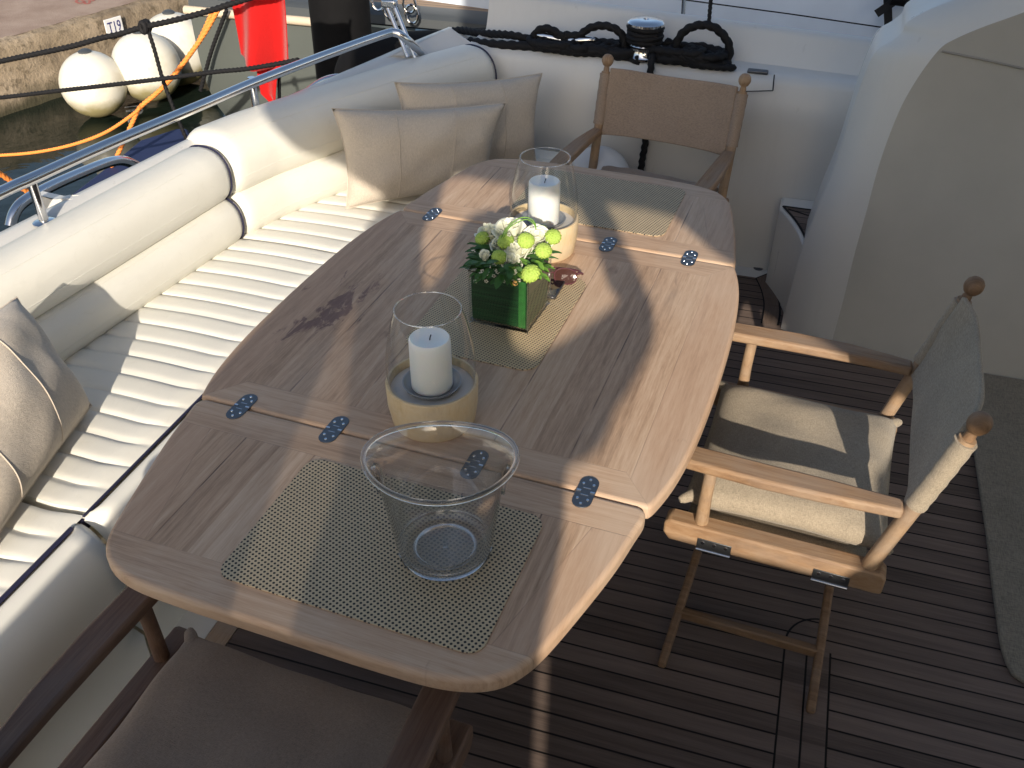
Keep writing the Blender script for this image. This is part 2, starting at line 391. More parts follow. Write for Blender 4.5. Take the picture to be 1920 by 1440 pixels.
def crm(pts, k=8, closed=False):
    """smooth curve through points"""
    pts = [Vector(p) for p in pts]; n = len(pts); out = []
    for i in range(n if closed else n - 1):
        g_ = (lambda j: pts[j % n]) if closed else (lambda j: pts[max(0, min(n - 1, j))])
        a, b, c, d = g_(i - 1), g_(i), g_(i + 1), g_(i + 2)
        for j in range(k):
            t = j / k
            out.append(.5 * ((2 * b) + (c - a) * t + (2 * a - 5 * b + 4 * c - d) * t * t + (3 * b - a - 3 * c + d) * t ** 3))
    if not closed: out.append(pts[-1].copy())
    return out
def resample(pts, step):
    out = [pts[0].copy()]; acc = 0
    for i in range(1, len(pts)):
        a, b = pts[i - 1], pts[i]; L = (b - a).length
        if L == 0: continue
        t = step - acc
        while t <= L: out.append(a + (b - a) * (t / L)); t += step
        acc = (acc + L) % step
    out.append(pts[-1].copy()); return out
def rope(pts, r, step=None, k=10, closed=False):
    m = MB(); p = crm(pts, k, closed); step = step or r * .55
    p = resample(p + ([p[0]] if closed else []), step)
    m.tube(p, r, 12, False, 2 * math.pi / (r * 7) / 1, 3, .17); return m
def rrect(x0, x1, y0, y1, r, n=6):
    out = []
    for cx, cy, a0 in ((x1 - r, y1 - r, 0), (x0 + r, y1 - r, 90), (x0 + r, y0 + r, 180), (x1 - r, y0 + r, 270)):
        for i in range(n + 1): a = rad(a0 + 90 * i / n); out.append((cx + r * math.cos(a), cy + r * math.sin(a)))
    return out

# ================================================================== SETTING
# ---- harbour water, quay
m = MB(); m.grid(lambda u, v: Vector((-60 + 120 * u, -30 + 120 * v, -.95)), 2, 2)
tag(m.build('water', MAT['water'], smooth=False, keep=True), None, kind='structure')
q0, q1 = az((0, 80), -.4), az((285, 0), -.4)
qd = (q1 - q0).normalized(); qn = Vector((-qd.y, qd.x, 0))          # away from the boats
def qp(t, o, z): p = q0 + qd * t + qn * o; return Vector((p.x, p.y, z))
m = MB(); rr_ = random.Random(3)
def qf(u, v):
    t = -6 + 30 * u; prof = [(-.10, -1.6), (-.06, -.95), (-.02, -.7), (0, -.47), (.03, -.425), (.10, -.40)]
    k = min(4, int(v * 5)); f_ = v * 5 - k; a, b = prof[k], prof[k + 1]
    o = a[0] + (b[0] - a[0]) * f_; z = a[1] + (b[1] - a[1]) * f_
    o += .012 * math.sin(t * 9.1) * math.sin(z * 14 + t) + .010 * math.sin(t * 23 + z * 30)
    return qp(t, o, z + .006 * math.sin(t * 17))
m.grid(qf, 240, 15); tag(m.build('quay_wall', MAT['concrete'], keep=True, ang=60), 'weathered concrete quay wall stained dark at the waterline behind the white buoys', 'quay wall')
m = MB(); m.add([qp(-6, .09, -.402), qp(24, .09, -.402), qp(24, 25, -.402), qp(-6, 25, -.402)], [(0, 1, 2, 3)])
tag(m.build('quay_pavement', MAT['paving'], smooth=False, keep=True), None, kind='structure')

def paint(pts):
    p = crm([az(q, -.3985) for q in pts], 5); L = []; R_ = []
    for i, a in enumerate(p):
        t = (p[min(i + 1, len(p) - 1)] - p[max(i - 1, 0)]).normalized(); n_ = Vector((-t.y, t.x, 0)) * .012; L.append(a + n_); R_.append(a - n_)
    k = len(p); mm = MB(); mm.add(L + R_, [(i, i + 1, k + i + 1, k + i) for i in range(k - 1)]); return mm
PM = empty('painted_mark', az((160, 3), -.3985), 'faded red painted figures on the pink quay paving at the top edge', 'painted mark')
RP = plain('faded_red_paint', (.42, .13, .10), .9)
for q in (((146, -3), (143, 3), (150, 6), (158, 3), (152, 0)), ((158, 3), (160, 7), (167, 6), (168, 2)), ((164, -4), (168, 1), (175, 1), (177, -4))): paint(q).build('stroke', RP, PM, False)
# mooring number plate on the quay
def text_mesh(txt, size, mat, name, parent, mtx, ext=.001):
    cu = bpy.data.curves.new(name, 'FONT'); cu.body = txt; cu.size = size; cu.extrude = ext; cu.align_x = 'CENTER'; cu.align_y = 'CENTER'; cu.resolution_u = 4
    to = bpy.data.objects.new(name, cu); me = bpy.data.meshes.new_from_object(to)
    bpy.data.objects.remove(to); me.transform(mtx); me.materials.append(mat)
    o = bpy.data.objects.new(name, me); C.objects.link(o)
    if parent: o.parent = parent; 
    return o
pa = ray((209, 50)).normalized()
# plate stands against the wall face
def on_wall(px):
    d = ray(px); o = Vector((0, 0, CAM_H)); nrm = qn; t = (q0 - o + Vector((0, 0, 0))).dot(nrm) / d.dot(nrm); return o + d * t
pc = on_wall((207, 49)) - qn * .05
e = empty('berth_sign', pc - Vector((0, 0, .08)), 'small white plate reading T19 on the concrete quay edge', 'sign')
pw, ph = .19, .16
rot = Matrix((-Vector((qd.x, qd.y, 0)), Vector((0, 0, 1)), Vector((0, 0, 0)))).transposed()
ux = qd.copy(); uz = Vector((0, 0, 1)); uy = -qn
R3 = Matrix((ux, uz, uy)).transposed()
MB().box(pc, (pw, ph, .012), R3).build('plate', MAT['white'], e, False, .004)
mt = Matrix.Translation(pc + uy * .0075 - e.location) @ R3.to_4x4() @ Matrix.Diagonal((.8, 1.15, 1, 1))
text_mesh("T19", .115, MAT['blue_ink'], 'lettering', e, mt)

# white mooring buoys lying against the quay
for i, (p, rr, dist, lab) in enumerate([((175, 158), 59, 8.8, 'white round buoy at the quay, furthest from the grey boat'), ((275, 125), 62, 8.9, 'large white round buoy between two others at the quay, black rope across it'),
                                        ((330, 92), 64, 9.35, 'white round buoy half hidden behind the grey boat, topmost of the three')]):
    c = ray(p).normalized() * dist + Vector((0, 0, CAM_H)); r = rr / F * dist * (ray(p).normalized().dot(Vector(RD[2])))
    c = Vector(c); e = empty('mooring_buoy', c, lab, 'buoy', 'white buoys along the quay')
    prof = [(r * math.sin(math.pi * k / 24), -r * math.cos(math.pi * k / 24) * 1.02) for k in range(25)]
    MB().lathe(prof, c, 48).build('float', MAT['fender'], e)
    MB().lathe([(0, r * .97), (.05, r * .97), (.055, r * 1.04), (.03, r * 1.09), (0, r * 1.09)], c, 16).build('eye_boss', MAT['grey_dark'], e)

# ---- the grey boat moored alongside
HY = 6.1
xs = ay((363, 60), HY).x
E_ = empty('neighbour_boat', (xs + 3, HY + 1, -.95), 'grey hulled boat moored beyond the rail, with teak side deck and white cabin', 'boat')
def hull(u, v):
    x = xs + 11 * u; k = max(0, 1 - u * 12)
    z = -1.25 + 1.30 * v
    y = HY + .35 * (1 - v) ** 4 + .25 * k ** 2 * (1 - v) ** 3
    return Vector((x + (.45 * (1 - v) ** 5), y, z))
m = MB(); m.grid(hull, 60, 14); m.add([hull(0, j / 14) for j in range(15)] + [hull(0, j / 14) + Vector((0, 4, 0)) for j in range(15)], [(j, j + 1, 16 + j, 15 + j) for j in range(14)])
m.build('hull', MAT['grey_hull'], E_)
m = MB(); xe = ay((612, 40), HY).x; m.tube([Vector((xs - .02 + (xe - xs) * i / 10, HY - .02, .05)) for i in range(11)], .032, 10); m.build('rub_strake', MAT['beige'], E_)
m = MB(); m.loft([[Vector((x, HY + a, b)) for a, b in ((.0, .075), (.01, .13), (.05, .16), (.22, .16), (.22, .0))] for x in (xs, xs + 11)]); m.build('gunwale', MAT['grey_dark'], E_, True)
MB().box((xs + 5.5, HY + .46, .145), (11, .48, .02)).build('side_deck', MAT['ndeck'], E_, False)
m = MB(); ca_, cb_ = az((793, 0), .155), az((1027, 33), .155); cd_ = (cb_ - ca_).normalized(); cx0 = ca_.x - .3
k0 = ca_ - cd_ * .3; k1 = ca_ + cd_ * 7
m.add([(k0.x, k0.y, .15), (k1.x, k1.y, .15), (k1.x, k1.y + .4, 1.7), (k0.x + .2, k0.y + .4, 1.7), (cx0, HY + 4, .15), (xs + 11, HY + 4, .09), (xs + 11, HY + 3.6, 1.7), (cx0 + .2, HY + 3.6, 1.7)],
            [(0, 1, 2, 3), (4, 7, 6, 5), (3, 2, 6, 7), (0, 3, 7, 4), (1, 5, 6, 2)])
m.build('cabin', plain('white_shade_tint', (.66, .72, .80), .4), E_, False, .03)  # white cabin; the blue cast of shade is put into its colour
# stanchion, lifeline and awning straps of that boat
p0 = ay((1278, 75), 5.9); p1 = ay((1285, -40), 5.9)
MB().tube([p0, p1], .014, 10).build('stanchion', MAT['steel'], E_)
MB().tube([ay((1100, -28), 5.9), ay((1240, -6), 5.9), ay((1480, 26), 5.9), ay((1700, 58), 5.9)], .004, 6).build('lifeline', MAT['rope'], E_)
MB().bar(ay((1667, 90), 5.95), ay((1663, -40), 5.95), .045, .006, (0, 1, 0)).build('strap', MAT['strap'], E_, False)
MB().bar(ay((1643, 26), 5.9), ay((1690, -6), 5.9), .045, .006, (0, 1, 0)).build('strap', MAT['strap'], E_, False)
MB().tube([ay((1672, -5), 5.9), ay((1720, 2), 5.9), ay((1800, 1), 5.9), ay((1900, 6), 5.9)], .04, 12).build('rolled_cover', MAT['fender_b'], E_)
# chain shackles hanging by the teak deck
for q in ((728, 18), (770, 28), (765, 8)):
    c = ay(q, 5.95); MB().tube([c + Vector((.045 * math.cos(t * .5236), .02, .06 * math.sin(t * .5236))) for t in range(12)], .009, 8, True).build('shackle', MAT['steel'], E_)

# big black covered fenders between the boats
def capsule(name, a, b, r, lab, mat):
    a, b = Vector(a), Vector(b); pts = []; rs = []
    for k in range(7): t = k / 6 * math.pi / 2; pts.append(a + (a - b).normalized() * (r * math.cos(t))); rs.append(max(.004, r * math.sin(t)))
    for k in range(1, 8): pts.append(a + (b - a) * k / 8); rs.append(r)
    for k in range(7): t = k / 6 * math.pi / 2; pts.append(b + (b - a).normalized() * (r * math.sin(t))); rs.append(max(.004, r * math.cos(t)))
    m = MB(); m.tube(pts, rs, 28); o = m.build(name, mat, ang=70); return tag(o, lab, 'fender', 'black fenders between the boats')
f0 = ay((645, 190), 5.3); f1 = ay((648, -10), 5.3)
capsule('fender', (f0.x, 5.35, -.30), (f0.x + .02, 5.35, .95), .185, 'tall black covered fender standing upright against the grey hull', MAT['fender_b'])
c = ay((745, 100), 4.7)  # fender enlarged so its black also fills the shaded gap
capsule('fender', (c.x - .12, 4.7, c.z - .16), (c.x + .75, 4.75, c.z - .06), .25, 'black covered fender lying lengthwise, also filling the shaded gap behind the rail corner', MAT['fender_b'])

# ---- cockpit deck
m = MB(); dk = [(-1.10, -1.0), (3.2, -1.0), (3.2, 3.42), (.02, 3.42), (-1.10, 3.42)]
m.prism(dk, -.05, 0); tag(m.build('deck', MAT['deck'], smooth=False, keep=True), None, kind='structure')
m = MB(); m.prism([(-1.16, -1.0), (-1.102, -1.0), (-1.102, 3.42), (-1.16, 3.42)], -.05, .001)
tag(m.build('deck_margin_plank', wood('margin_teak_lit', (.25, .16, .10), (.36, .25, .17), (.46, .34, .24), 1), smooth=False, keep=True), None, kind='structure')  # paler than the deck: sun on this plank put into its colour
m = MB(); m.prism([(-1.40, -1.0), (-1.163, -1.0), (-1.163, 3.423), (3.2, 3.423), (3.2, 4.6), (-1.40, 4.6)], -.06, -.002)
tag(m.build('deck_surround', MAT['gelcoat'], smooth=False, keep=True), None, kind='structure')
# caulk arc of the hatch, curved king plank near the side door
m = MB(); arc = [Vector((.30 - .092 * math.cos(t * math.pi / 24), 1.60 + .10 * math.sin(t * math.pi / 24), .0015)) for t in range(13)]
def ribbon(pts, wd):
    m_ = MB(); L = []; R_ = []
    for i, p in enumerate(pts):
        t = (pts[min(i + 1, len(pts) - 1)] - pts[max(i - 1, 0)]).normalized(); n = Vector((-t.y, t.x, 0)) * wd / 2; L.append(p + n); R_.append(p - n)
    k = len(pts); m_.add(L + R_, [(i, i + 1, k + i + 1, k + i) for i in range(k - 1)]); return m_
blk = MAT['hole']
def caulk(pts, wd=.005): tag(ribbon(pts, wd).build('deck_caulking', MAT['rope'], smooth=False, keep=True), None, kind='structure')
caulk(arc); caulk([Vector((.30, 1.70, .0015)), Vector((.30, 1.62, .0015)), Vector((.27, 1.60, .0015))])
pin = [az(p, .0) for p in ((1417, 523), (1427, 545), (1432, 568), (1431, 588), (1427, 608))]
pout = [az(p, .0) for p in ((1440, 514), (1453, 540), (1460, 565), (1462, 588), (1458, 612))]
pin = crm(pin, 5); pout = crm(pout, 5)
m = MB(); k = len(pin); m.add([Vector((p.x, p.y, .003)) for p in pin + pout], [(i, i + 1, k + i + 1, k + i) for i in range(k - 1)])
tag(m.build('curved_plank', wood('curved_teak', (.10, .07, .05), (.15, .105, .08), (.20, .145, .11), 1), smooth=False, keep=True), None, kind='structure')
caulk([Vector((p.x, p.y, .0042)) for p in pin]); caulk([Vector((p.x, p.y, .0042)) for p in pout], .007); caulk([pin[0] + Vector((0, 0, .004)), pout[0] + Vector((0, 0, .004))])
dr = az((1422, 502), 0); e = empty('deck_drain', dr, 'small round drain in the white deck edge under the side wall', 'drain')
MB().lathe([(0, -.002), (.020, -.002), (.021, .002), (.014, .004), (.012, .0015), (0, .0015)], dr, 24).build('ring', MAT['steel_d'], e)
MB().lathe([(0, .0016), (.011, .0016), (.011, .003), (0, .003)], dr, 20).build('grate', MAT['hole'], e)

# ---- side bulwark of this boat with its shelf
WY = 3.5
xsS = [-1.42, -1.2, -.8, -.4, 0, .4, .9, 1.6, 2.6]
def bw_prof(x):
    t = max(0, min(1, (x + 1.3) / 1.7)); d = .27 - .17 * t
    top = .905 - .025 * t
    return [(WY, -.05), (WY + .0, .60), (WY + .012, .745), (WY + .035, .770), (WY + .07, .775), (WY + d, .775), (WY + d + .012, .79), (WY + d + .055, top - .015), (WY + d + .075, top), (WY + d + .11, top), (WY + d + .125, top - .02), (WY + d + .2, -1.2), (WY + d - .3, -1.2)]
E_B = empty('bulwark', (.3, WY + .1, 0), 'white moulded side wall with a rope shelf behind the far chair', 'boat side wall')
m = MB(); rings = []
for i in range(41):
    x = -1.30 + 4.5 * i / 40; rings.append([Vector((x, a, b)) for a, b in bw_prof(x)])
m.loft(rings); m.build('wall', MAT['gelcoat'], E_B, ang=50)
# locker lid lines and latch on the shelf
lid = [ay((1378, 172), WY - .002), ay((1449, 170), WY - .002), ay((1452, 140), WY - .001)]
m = MB(); m.bar(lid[0], lid[1], .003, .003); m.bar(lid[1], lid[2], .003, .004); m.build('lid_gap', MAT['hole'], E_B, False)
lc = az((1421, 134), .778); m = MB(); m.box(lc, (.075, .03, .012)); m.build('latch', MAT['steel_d'], E_B, True, .004)
# raised side-deck step behind the wing wall
m = MB(); st = [az(p, .33) for p in ((1462, 388), (1483, 412), (1498, 436), (1506, 458))]; st = crm(st, 4)
poly = [(p.x, p.y) for p in st] + [(.9, st[-1].y), (.9, 3.497), (st[0].x, 3.497)]
m.prism(poly, -.02, .328)
E_S = empty('side_deck_step', (.6, 3.8, 0), 'white raised step with teak inlay glimpsed between the side wall and the curved cabin wall', 'step')
m.build('step', MAT['gelcoat'], E_S, True, .01)
ins = [(p.x + .012, p.y + .004) for p in st] + [(.85, st[-1].y), (.85, st[0].y)]
m = MB(); m.prism(ins, .328, .333); m.build('teak_inlay', MAT['deck'], E_S, False)
m = MB(); 
for a, b in zip(ins[:len(st) - 1], ins[1:len(st)]): m.bar((a[0], a[1], .3335), (b[0], b[1], .3335), .007, .003)
m.bar((ins[0][0], ins[0][1], .3335), (.85, ins[0][1] - .004, .3335), .006, .003); m.bar((ins[0][0] + .02, ins[0][1] - .02, .3335), (.25, ins[0][1] - .12, .3335), .005, .003)
m.build('caulking', MAT['rope'], E_S, False)

# ---- cabin wing wall on the right
out = [ay(p, 3.06) for p in ((1465, 612), (1480, 556), (1500, 482), (1530, 400), (1560, 328), (1582, 260), (1601, 200), (1620, 145), (1642, 98), (1672, 78), (1692, 62), (1702, 42), (1745, 18), (1800, -3), (1860, -32))]
inn = [ay(p, 2.97) for p in ((1560, 640), (1582, 560), (1600, 485), (1625, 395), (1645, 320), (1667, 255), (1690, 200), (1715, 155), (1745, 112), (1766, 88), (1785, 76), (1815, 62), (1850, 48), (1895, 32), (1960, 8))]
out = crm(out, 4); inn = crm(inn, 4)
mid = [o * .45 + i * .55 + Vector((0, .012, 0)) for o, i in zip(out, inn)]; mid = [Vector((a.x, 3.0, a.z)) for a in mid]
back = [Vector((o.x + .004, 3.30, o.z)) for o in out]; lip = [Vector((o.x - .001, 3.075, o.z)) for o in out]
inn[0].z = -.02; mid[0].z = -.02; out[0].z = -.02; lip[0].z = -.02; back[0].z = -.02
E_W = empty('cabin_side_wall', (1.4, 3.1, 0), 'tall curved cream cabin wall on the right with a paler moulded edge', 'cabin wall')
m = MB(); rows = [back, lip, out, mid, inn]; n = len(out)
m.add([p for r in rows for p in r], [(a * n + i, a * n + i + 1, (a + 1) * n + i + 1, (a + 1) * n + i) for a in range(4) for i in range(n - 1)])
m.build('moulded_edge', MAT['gelcoat'], E_W, ang=60)
m = MB(); poly = [Vector((p.x, p.z, 0)) for p in inn]; last = inn[-1]
far = [Vector((3.4, last.z, 0)), Vector((3.4, -.02, 0))]
vs = poly + far; tri = tessellate_polygon([vs]); m.add([Vector((p.x, 2.9695, p.y)) for p in vs] , [tuple(t) for t in tri])
m.build('lining', MAT['wing'], E_W, False)
# crease across the wall
cr = [ay(p, 2.966) for p in ((1766, 96), (1845, 112), (1925, 130), (2100, 165))]; MB().tube(cr, .0035, 6).build('crease', plain("crease", (.30, .29, .27), .8), E_W)

# rug on the deck to the right
rg = [az(p, .006) for p in ((1830, 880), (1848, 1000), (1858, 1090), (1870, 1180), (1876, 1215), (1885, 1243), (1897, 1265), (1915, 1278), (1935, 1285))]
rp = [(p.x, p.y) for p in rg]; rp = [(rp[0][0] - .005, 2.966)] + rp + [(2.6, rp[-1][1] - .02), (2.6, 2.966)]
m = MB(); m.prism(rp, .001, .012)
tag(m.build('deck_rug', MAT['rug'], bevel=.004), 'dark olive rug with a rounded corner lying on the deck right of the chair', 'rug')

# ================================================================== SOFA along the stern
def bx(y):      # foot of the backrest
    pts = [(-1.2, -1.99), (.9, -1.80), (1.53, -1.738), (2.33, -1.655), (2.52, -1.60), (2.75, -1.50), (3.05, -1.365), (3.3, -1.235), (3.6, -1.07)]
    for (a, xa), (b, xb) in zip(pts, pts[1:]):
        if y <= b: return xa + (xb - xa) * (y - a) / (b - a)
    return pts[-1][1]
def fx(y):      # front piping of the seat
    pts = [(-1.2, -1.325), (2.1, -1.308), (2.35, -1.27), (2.75, -1.12), (3.1, -.93), (3.6, -.62)]
    for (a, xa), (b, xb) in zip(pts, pts[1:]):
        if y <= b: return xa + (xb - xa) * (y - a) / (b - a)
    return pts[-1][1]
SOFA = empty('bench_sofa', (-1.6, 1.4, 0), 'long cream vinyl bench sofa with channelled seat and roll backrests along the stern', 'sofa')
SZ = .468
def seat(y0, y1, pitch=.0745, off=0):
    n = max(1, round((y1 - y0) / pitch)); per = 12; m = MB()
    def fn(u, v):
        k = u * n; k += .035 * math.sin(k * 1.7) * (1 if 0 < u < 1 else 0) * min(1, k, n - k if n - k > 0 else 0); f_ = k - math.floor(k); 
        y = y0 + (y1 - y0) * u
        sc = math.sqrt(max(0, 1 - (2 * f_ - 1) ** 4)) if 0 < u < 1 else 0
        a, b = bx(y) - .03, fx(y)
        x = a + (b - a) * v
        edge = max(0, (v - .86) / .14); 
        z = SZ - .012 + .012 * sc - .022 * edge ** 2.2 * (.55 + .45 * sc)
        if u <= 0 or u >= 1: z -= .05
        yy = y + .030 * (edge ** 1.6) - .012
        return Vector((x, yy + .012 * math.sin(v * 3), z))
    m.grid(fn, n * per, 26); return m
def frontface(y0, y1, mat, nm='front_panel'):
    prof = [(.004, .432), (.010, .446), (.022, .455), (.045, .452), (.068, .437), (.086, .41), (.098, .37), (.102, .315), (.1025, .300), (.094, .297), (.1025, .292), (.100, .25), (.092, .21), (.078, .17), (.066, .12), (.060, .06), (.058, -.01)]
    m = MB(); n = 34
    def fn(u, v):
        y = y0 + (y1 - y0) * u; k = v * (len(prof) - 1); i = min(len(prof) - 2, int(k)); f_ = k - i
        dx = prof[i][0] + (prof[i + 1][0] - prof[i][0]) * f_; z = prof[i][1] + (prof[i + 1][1] - prof[i][1]) * f_
        e0 = min((y - y0), (y1 - y)); k2 = max(0, 1 - e0 / .035) ** 2
        return Vector((fx(y) + dx - .045 * k2 * (1 if z > .1 else 0), y, z - .018 * k2 * (1 if z > .4 else 0)))
    m.grid(fn, 60, 34); return m
def piping(pts, r=.0045, nm='piping', mat=None): return MB().tube(crm(pts, 6), r, 8).build(nm, mat or MAT['piping'], SOFA)
for i, (y0, y1) in enumerate([(-1.0, 1.088), (1.096, 2.325), (2.335, 3.34)]):
    s_ = seat(y0, y1).build('seat_cushion', MAT['vinyl'], SOFA, ang=25)
    f_ = frontface(y0 - (0 if i != 1 else .0), y1, MAT['vinyl2']).build('front_panel', MAT['vinyl2'], SOFA, ang=60)
    yy = [y0 + (y1 - .03 - y0) * k / 12 for k in range(13)]
    piping([Vector((fx(y) + .003, y, .449)) for y in yy], .0055 if i == 0 else .0035)
    # the double stitched line
    for dz in (.308, .286):
        m = MB(); y = y0 + .04
        while y < y1 - .03:
            if i < 2: m.bar((fx(y) + .1040, y, dz), (fx(y) + .1040, y + .0052, dz), .0032, .0032)
            y += .0085
        if m.v: m.build('stitching', MAT['thread'], SOFA, False)
# joint beads between seat sections
for y in (1.092, 2.33):
    m = MB(); m.box(((bx(y) + fx(y)) / 2, y, SZ - .045), (fx(y) - bx(y), .03, .03)); m.build('seat_gap', MAT['piping'], SOFA, False)

def bolster(y0, y1, oc, zc, a, b, nm, ring1=True, ring0=False):
    """padded roll following the back line; oc = how far its axis lies behind that line"""
    m = MB(); rings = []; N = 44; ys = []
    for k in range(N + 1):
        ys.append(y0 + (y1 - y0) * k / N)
    extra = [(.0, .80), (.006, .90), (.016, .965), (.03, 1.0)]
    L = y1 - y0; st = []
    for d, s_ in extra: st.append((y0 + d, s_))
    for k in range(1, N): st.append((y0 + .03 + (L - .06) * k / N, 1.0))
    for d, s_ in reversed(extra): st.append((y1 - d, s_))
    def ring(y, s_, grow=0):
        t = Vector((bx(y + .02) - bx(y - .02), .04, 0)).normalized(); nrm = Vector((-t.y, t.x, 0))
        c = Vector((bx(y), y, zc)) + nrm * oc; out_ = []
        for q in range(40):
            th = 2 * math.pi * q / 40; ca, sa = math.cos(th), math.sin(th)
            ex = .86
            px = a * math.copysign(abs(ca) ** ex, ca) * s_; pz = b * math.copysign(abs(sa) ** ex, sa) * s_
            out_.append(c + nrm * (px + grow * ca) + Vector((0, 0, pz + grow * sa)))
        return out_
    for y, s_ in st: rings.append(ring(y, s_))
    m.loft(rings); o = m.build(nm, MAT['vinyl'], SOFA, ang=50)
    # seams along the roll
    for th in (2.35, 3.35):
        pts = []
        for y, s_ in st[3:-3:3]:
            r_ = ring(y, 1.0); pts.append(r_[int(th / (2 * math.pi) * 40) % 40])
        MB().tube(pts, .0010, 6).build('seam', MAT['vinyl2'], SOFA)
    if ring1: MB().tube(ring(y1 - .006, .955), .0034, 8, True).build('piping', MAT['piping'], SOFA)
    if ring0: MB().tube(ring(y0 + .006, .955), .003, 8, True).build('piping', MAT['piping'], SOFA)
for (y0, y1) in ((-1.0, 2.322), (2.338, 3.47)):
    bolster(y0, y1, .058, .524, .090, .083, 'lower_roll')
    bolster(y0, y1 - (0 if y1 < 3 else .02), *((.075, .676, .092, .090) if y1 < 3 else (.104, .683, .122, .110)), 'upper_roll')
# moulded ledge behind the sofa and the stern skin
OUT = [az(p, .755) for p in ((-260, 566), (0, 437), (130, 371), (270, 302), (400, 238), (467, 212), (560, 172), (640, 137), (720, 103), (790, 72), (845, 50))]
OUT = [Vector((p.x - .0, p.y, 0)) for p in OUT]; OUT[0] = OUT[1] + (OUT[1] - OUT[3]) * ((OUT[1].y + .9) / (OUT[3].y - OUT[1].y))
LEDGE = empty('stern_ledge', (-1.9, 2, .4), 'white moulded ledge behind the sofa backrest, under the steel rail', 'ledge')
m = MB(); path = crm(OUT, 5); n = len(path); rings = []
for i, p in enumerate(path):
    t = (path[min(i + 1, n - 1)] - path[max(i - 1, 0)]).normalized(); nn = Vector((t.y, -t.x, 0))     # towards the cockpit
    prof = [(.0, -1.1), (-.03, .5), (-.035, .70), (-.028, .735), (-.01, .752), (.015, .755), (.035, .748), (.06, .742), (.13, .742), (.13, .40), (.10, -1.1)]
    rings.append([Vector((p.x + nn.x * o, p.y + nn.y * o, z)) for o, z in prof])
m.loft(rings); m.build('coaming', MAT['gelcoat'], LEDGE, ang=50)
# corner piece where the ledge meets the side wall
pk = az((845, 50), .80); m = MB()
cp = [az(p, z) for p, z in (((845, 50), .80), ((908, 95), .775), ((880, 104), .75), ((740, 108), .745), ((700, 116), .75))]
dn = [Vector((p.x, p.y, -.9)) for p in cp]; m.add(cp + dn, [(0, 1, 2, 3, 4)] + [(i, (i + 1) % 5, 5 + (i + 1) % 5, 5 + i) for i in range(5)])
m.build('corner', MAT['gelcoat'], LEDGE, True, .012)
# added sheet below the stern; its blue stands for sky reflected on water
m = MB(); pp = [az(p, -.55) for p in ((60, 420), (225, 292), (262, 262), (330, 240), (352, 240), (380, 300), (300, 420), (60, 480))]
m.prism([(p.x, p.y) for p in pp], -.62, -.55); tag(m.build('reflection_sheet', MAT['blue'], bevel=.02), 'navy sheet put in for blue sky reflected on the water beyond the stern rail', 'cover')

# stainless guard rail on the ledge
RZ = .875
rp = [az(p, RZ) for p in ((-300, 507), (0, 362), (62, 334), (200, 272), (380, 196), (480, 153), (600, 107), (700, 71), (735, 60))]
end = [az((748, 63), RZ - .003), az((765, 76), RZ - .03), az((782, 92), .80), az((796, 104), .755)]
RAIL = empty('guard_rail', (-1.85, 2.2, .75), 'polished steel guard rail running along the stern ledge', 'rail')
curve = crm(rp, 6) + crm(end, 4)
MB().tube(curve, .0155, 16).build('handrail', MAT['steel'], RAIL)
def foot(px_top, px_bot):
    b = az(px_bot, .75); t = ay(px_top, b.y); t = Vector((b.x, b.y, RZ - .004)); 
    MB().tube([b, t], .0125, 14).build('post', MAT['steel'], RAIL)
    MB().lathe([(0, 0), (.030, 0), (.030, .004), (.022, .008), (0, .008)], b, 24).build('post_foot', MAT['steel'], RAIL)
foot((62, 345), (84, 418)); foot((472, 150), (482, 212))
# raked staff with clamp at the rail corner
s0 = az((772, 108), .755); s1 = ay((716, -30), s0.y + .10)
STAFF = empty('flag_staff', s0, 'slim twin steel staff leaning up from the ledge at the rail corner', 'staff')
dx = Vector((.016, 0, 0))
MB().tube([s0 - dx, s1 - dx], .0085, 12).tube([s0 + dx, s1 + dx], .0085, 12).build('tubes', MAT['steel'], STAFF)
cc = s0 + (s1 - s0) * .74; MB().box(cc, (.06, .035, .03)).build('clamp', MAT['steel'], STAFF, True, .006)
MB().tube([cc + Vector((-.05 + .025 * math.cos(t * .5236), 0, .03 * math.sin(t * .5236))) for t in range(12)], .005, 8, True).build('ring', MAT['steel'], STAFF)
# low steel hoops outboard
def hoop(pts, r, lab): 
    o = MB().tube(crm(pts, 6), r, 12).build('boarding_rail', MAT['steel'], None); tag(o, lab, 'rail', 'low steel hoops beyond the ledge')
hoop([ay(p, 3.45) for p in ((545, 205), (565, 182), (597, 157), (622, 147), (645, 146), (672, 152))], .016, 'short curved steel hoop behind the backrest below the red flag')
hoop([ax(p, -2.25) for p in ((20, 425), (27, 400), (45, 378), (90, 352), (150, 325), (205, 304), (235, 302), (262, 314))], .018, 'long low steel hoop outside the ledge on the left, under the handrail')

# red flag hanging beyond the rail
FY = 3.62
fo = [(428, -60), (430, 20), (437, 70), (441, 105), (452, 122), (480, 130), (510, 125), (545, 115), (541, 80), (536, 40), (528, -5), (520, -60)]
m = MB()
def flagfn(u, v):
    l0 = [(424, -70), (430, 0), (437, 60), (441, 108)]; r0_ = [(522, -70), (534, 0), (542, 50), (550, 116)]
    k = v * 3; i = min(2, int(k)); f_ = k - i
    a = (l0[i][0] + (l0[i + 1][0] - l0[i][0]) * f_, l0[i][1] + (l0[i + 1][1] - l0[i][1]) * f_); b = (r0_[i][0] + (r0_[i + 1][0] - r0_[i][0]) * f_, r0_[i][1] + (r0_[i + 1][1] - r0_[i][1]) * f_)
    px = (a[0] + (b[0] - a[0]) * u, a[1] + (b[1] - a[1]) * u + (18 * math.sin(u * math.pi) * v))
    p = ay(px, FY); p.y += .035 * math.sin(u * 9 + v * 1.5) * (.4 + v); return p
m.grid(flagfn, 40, 40)
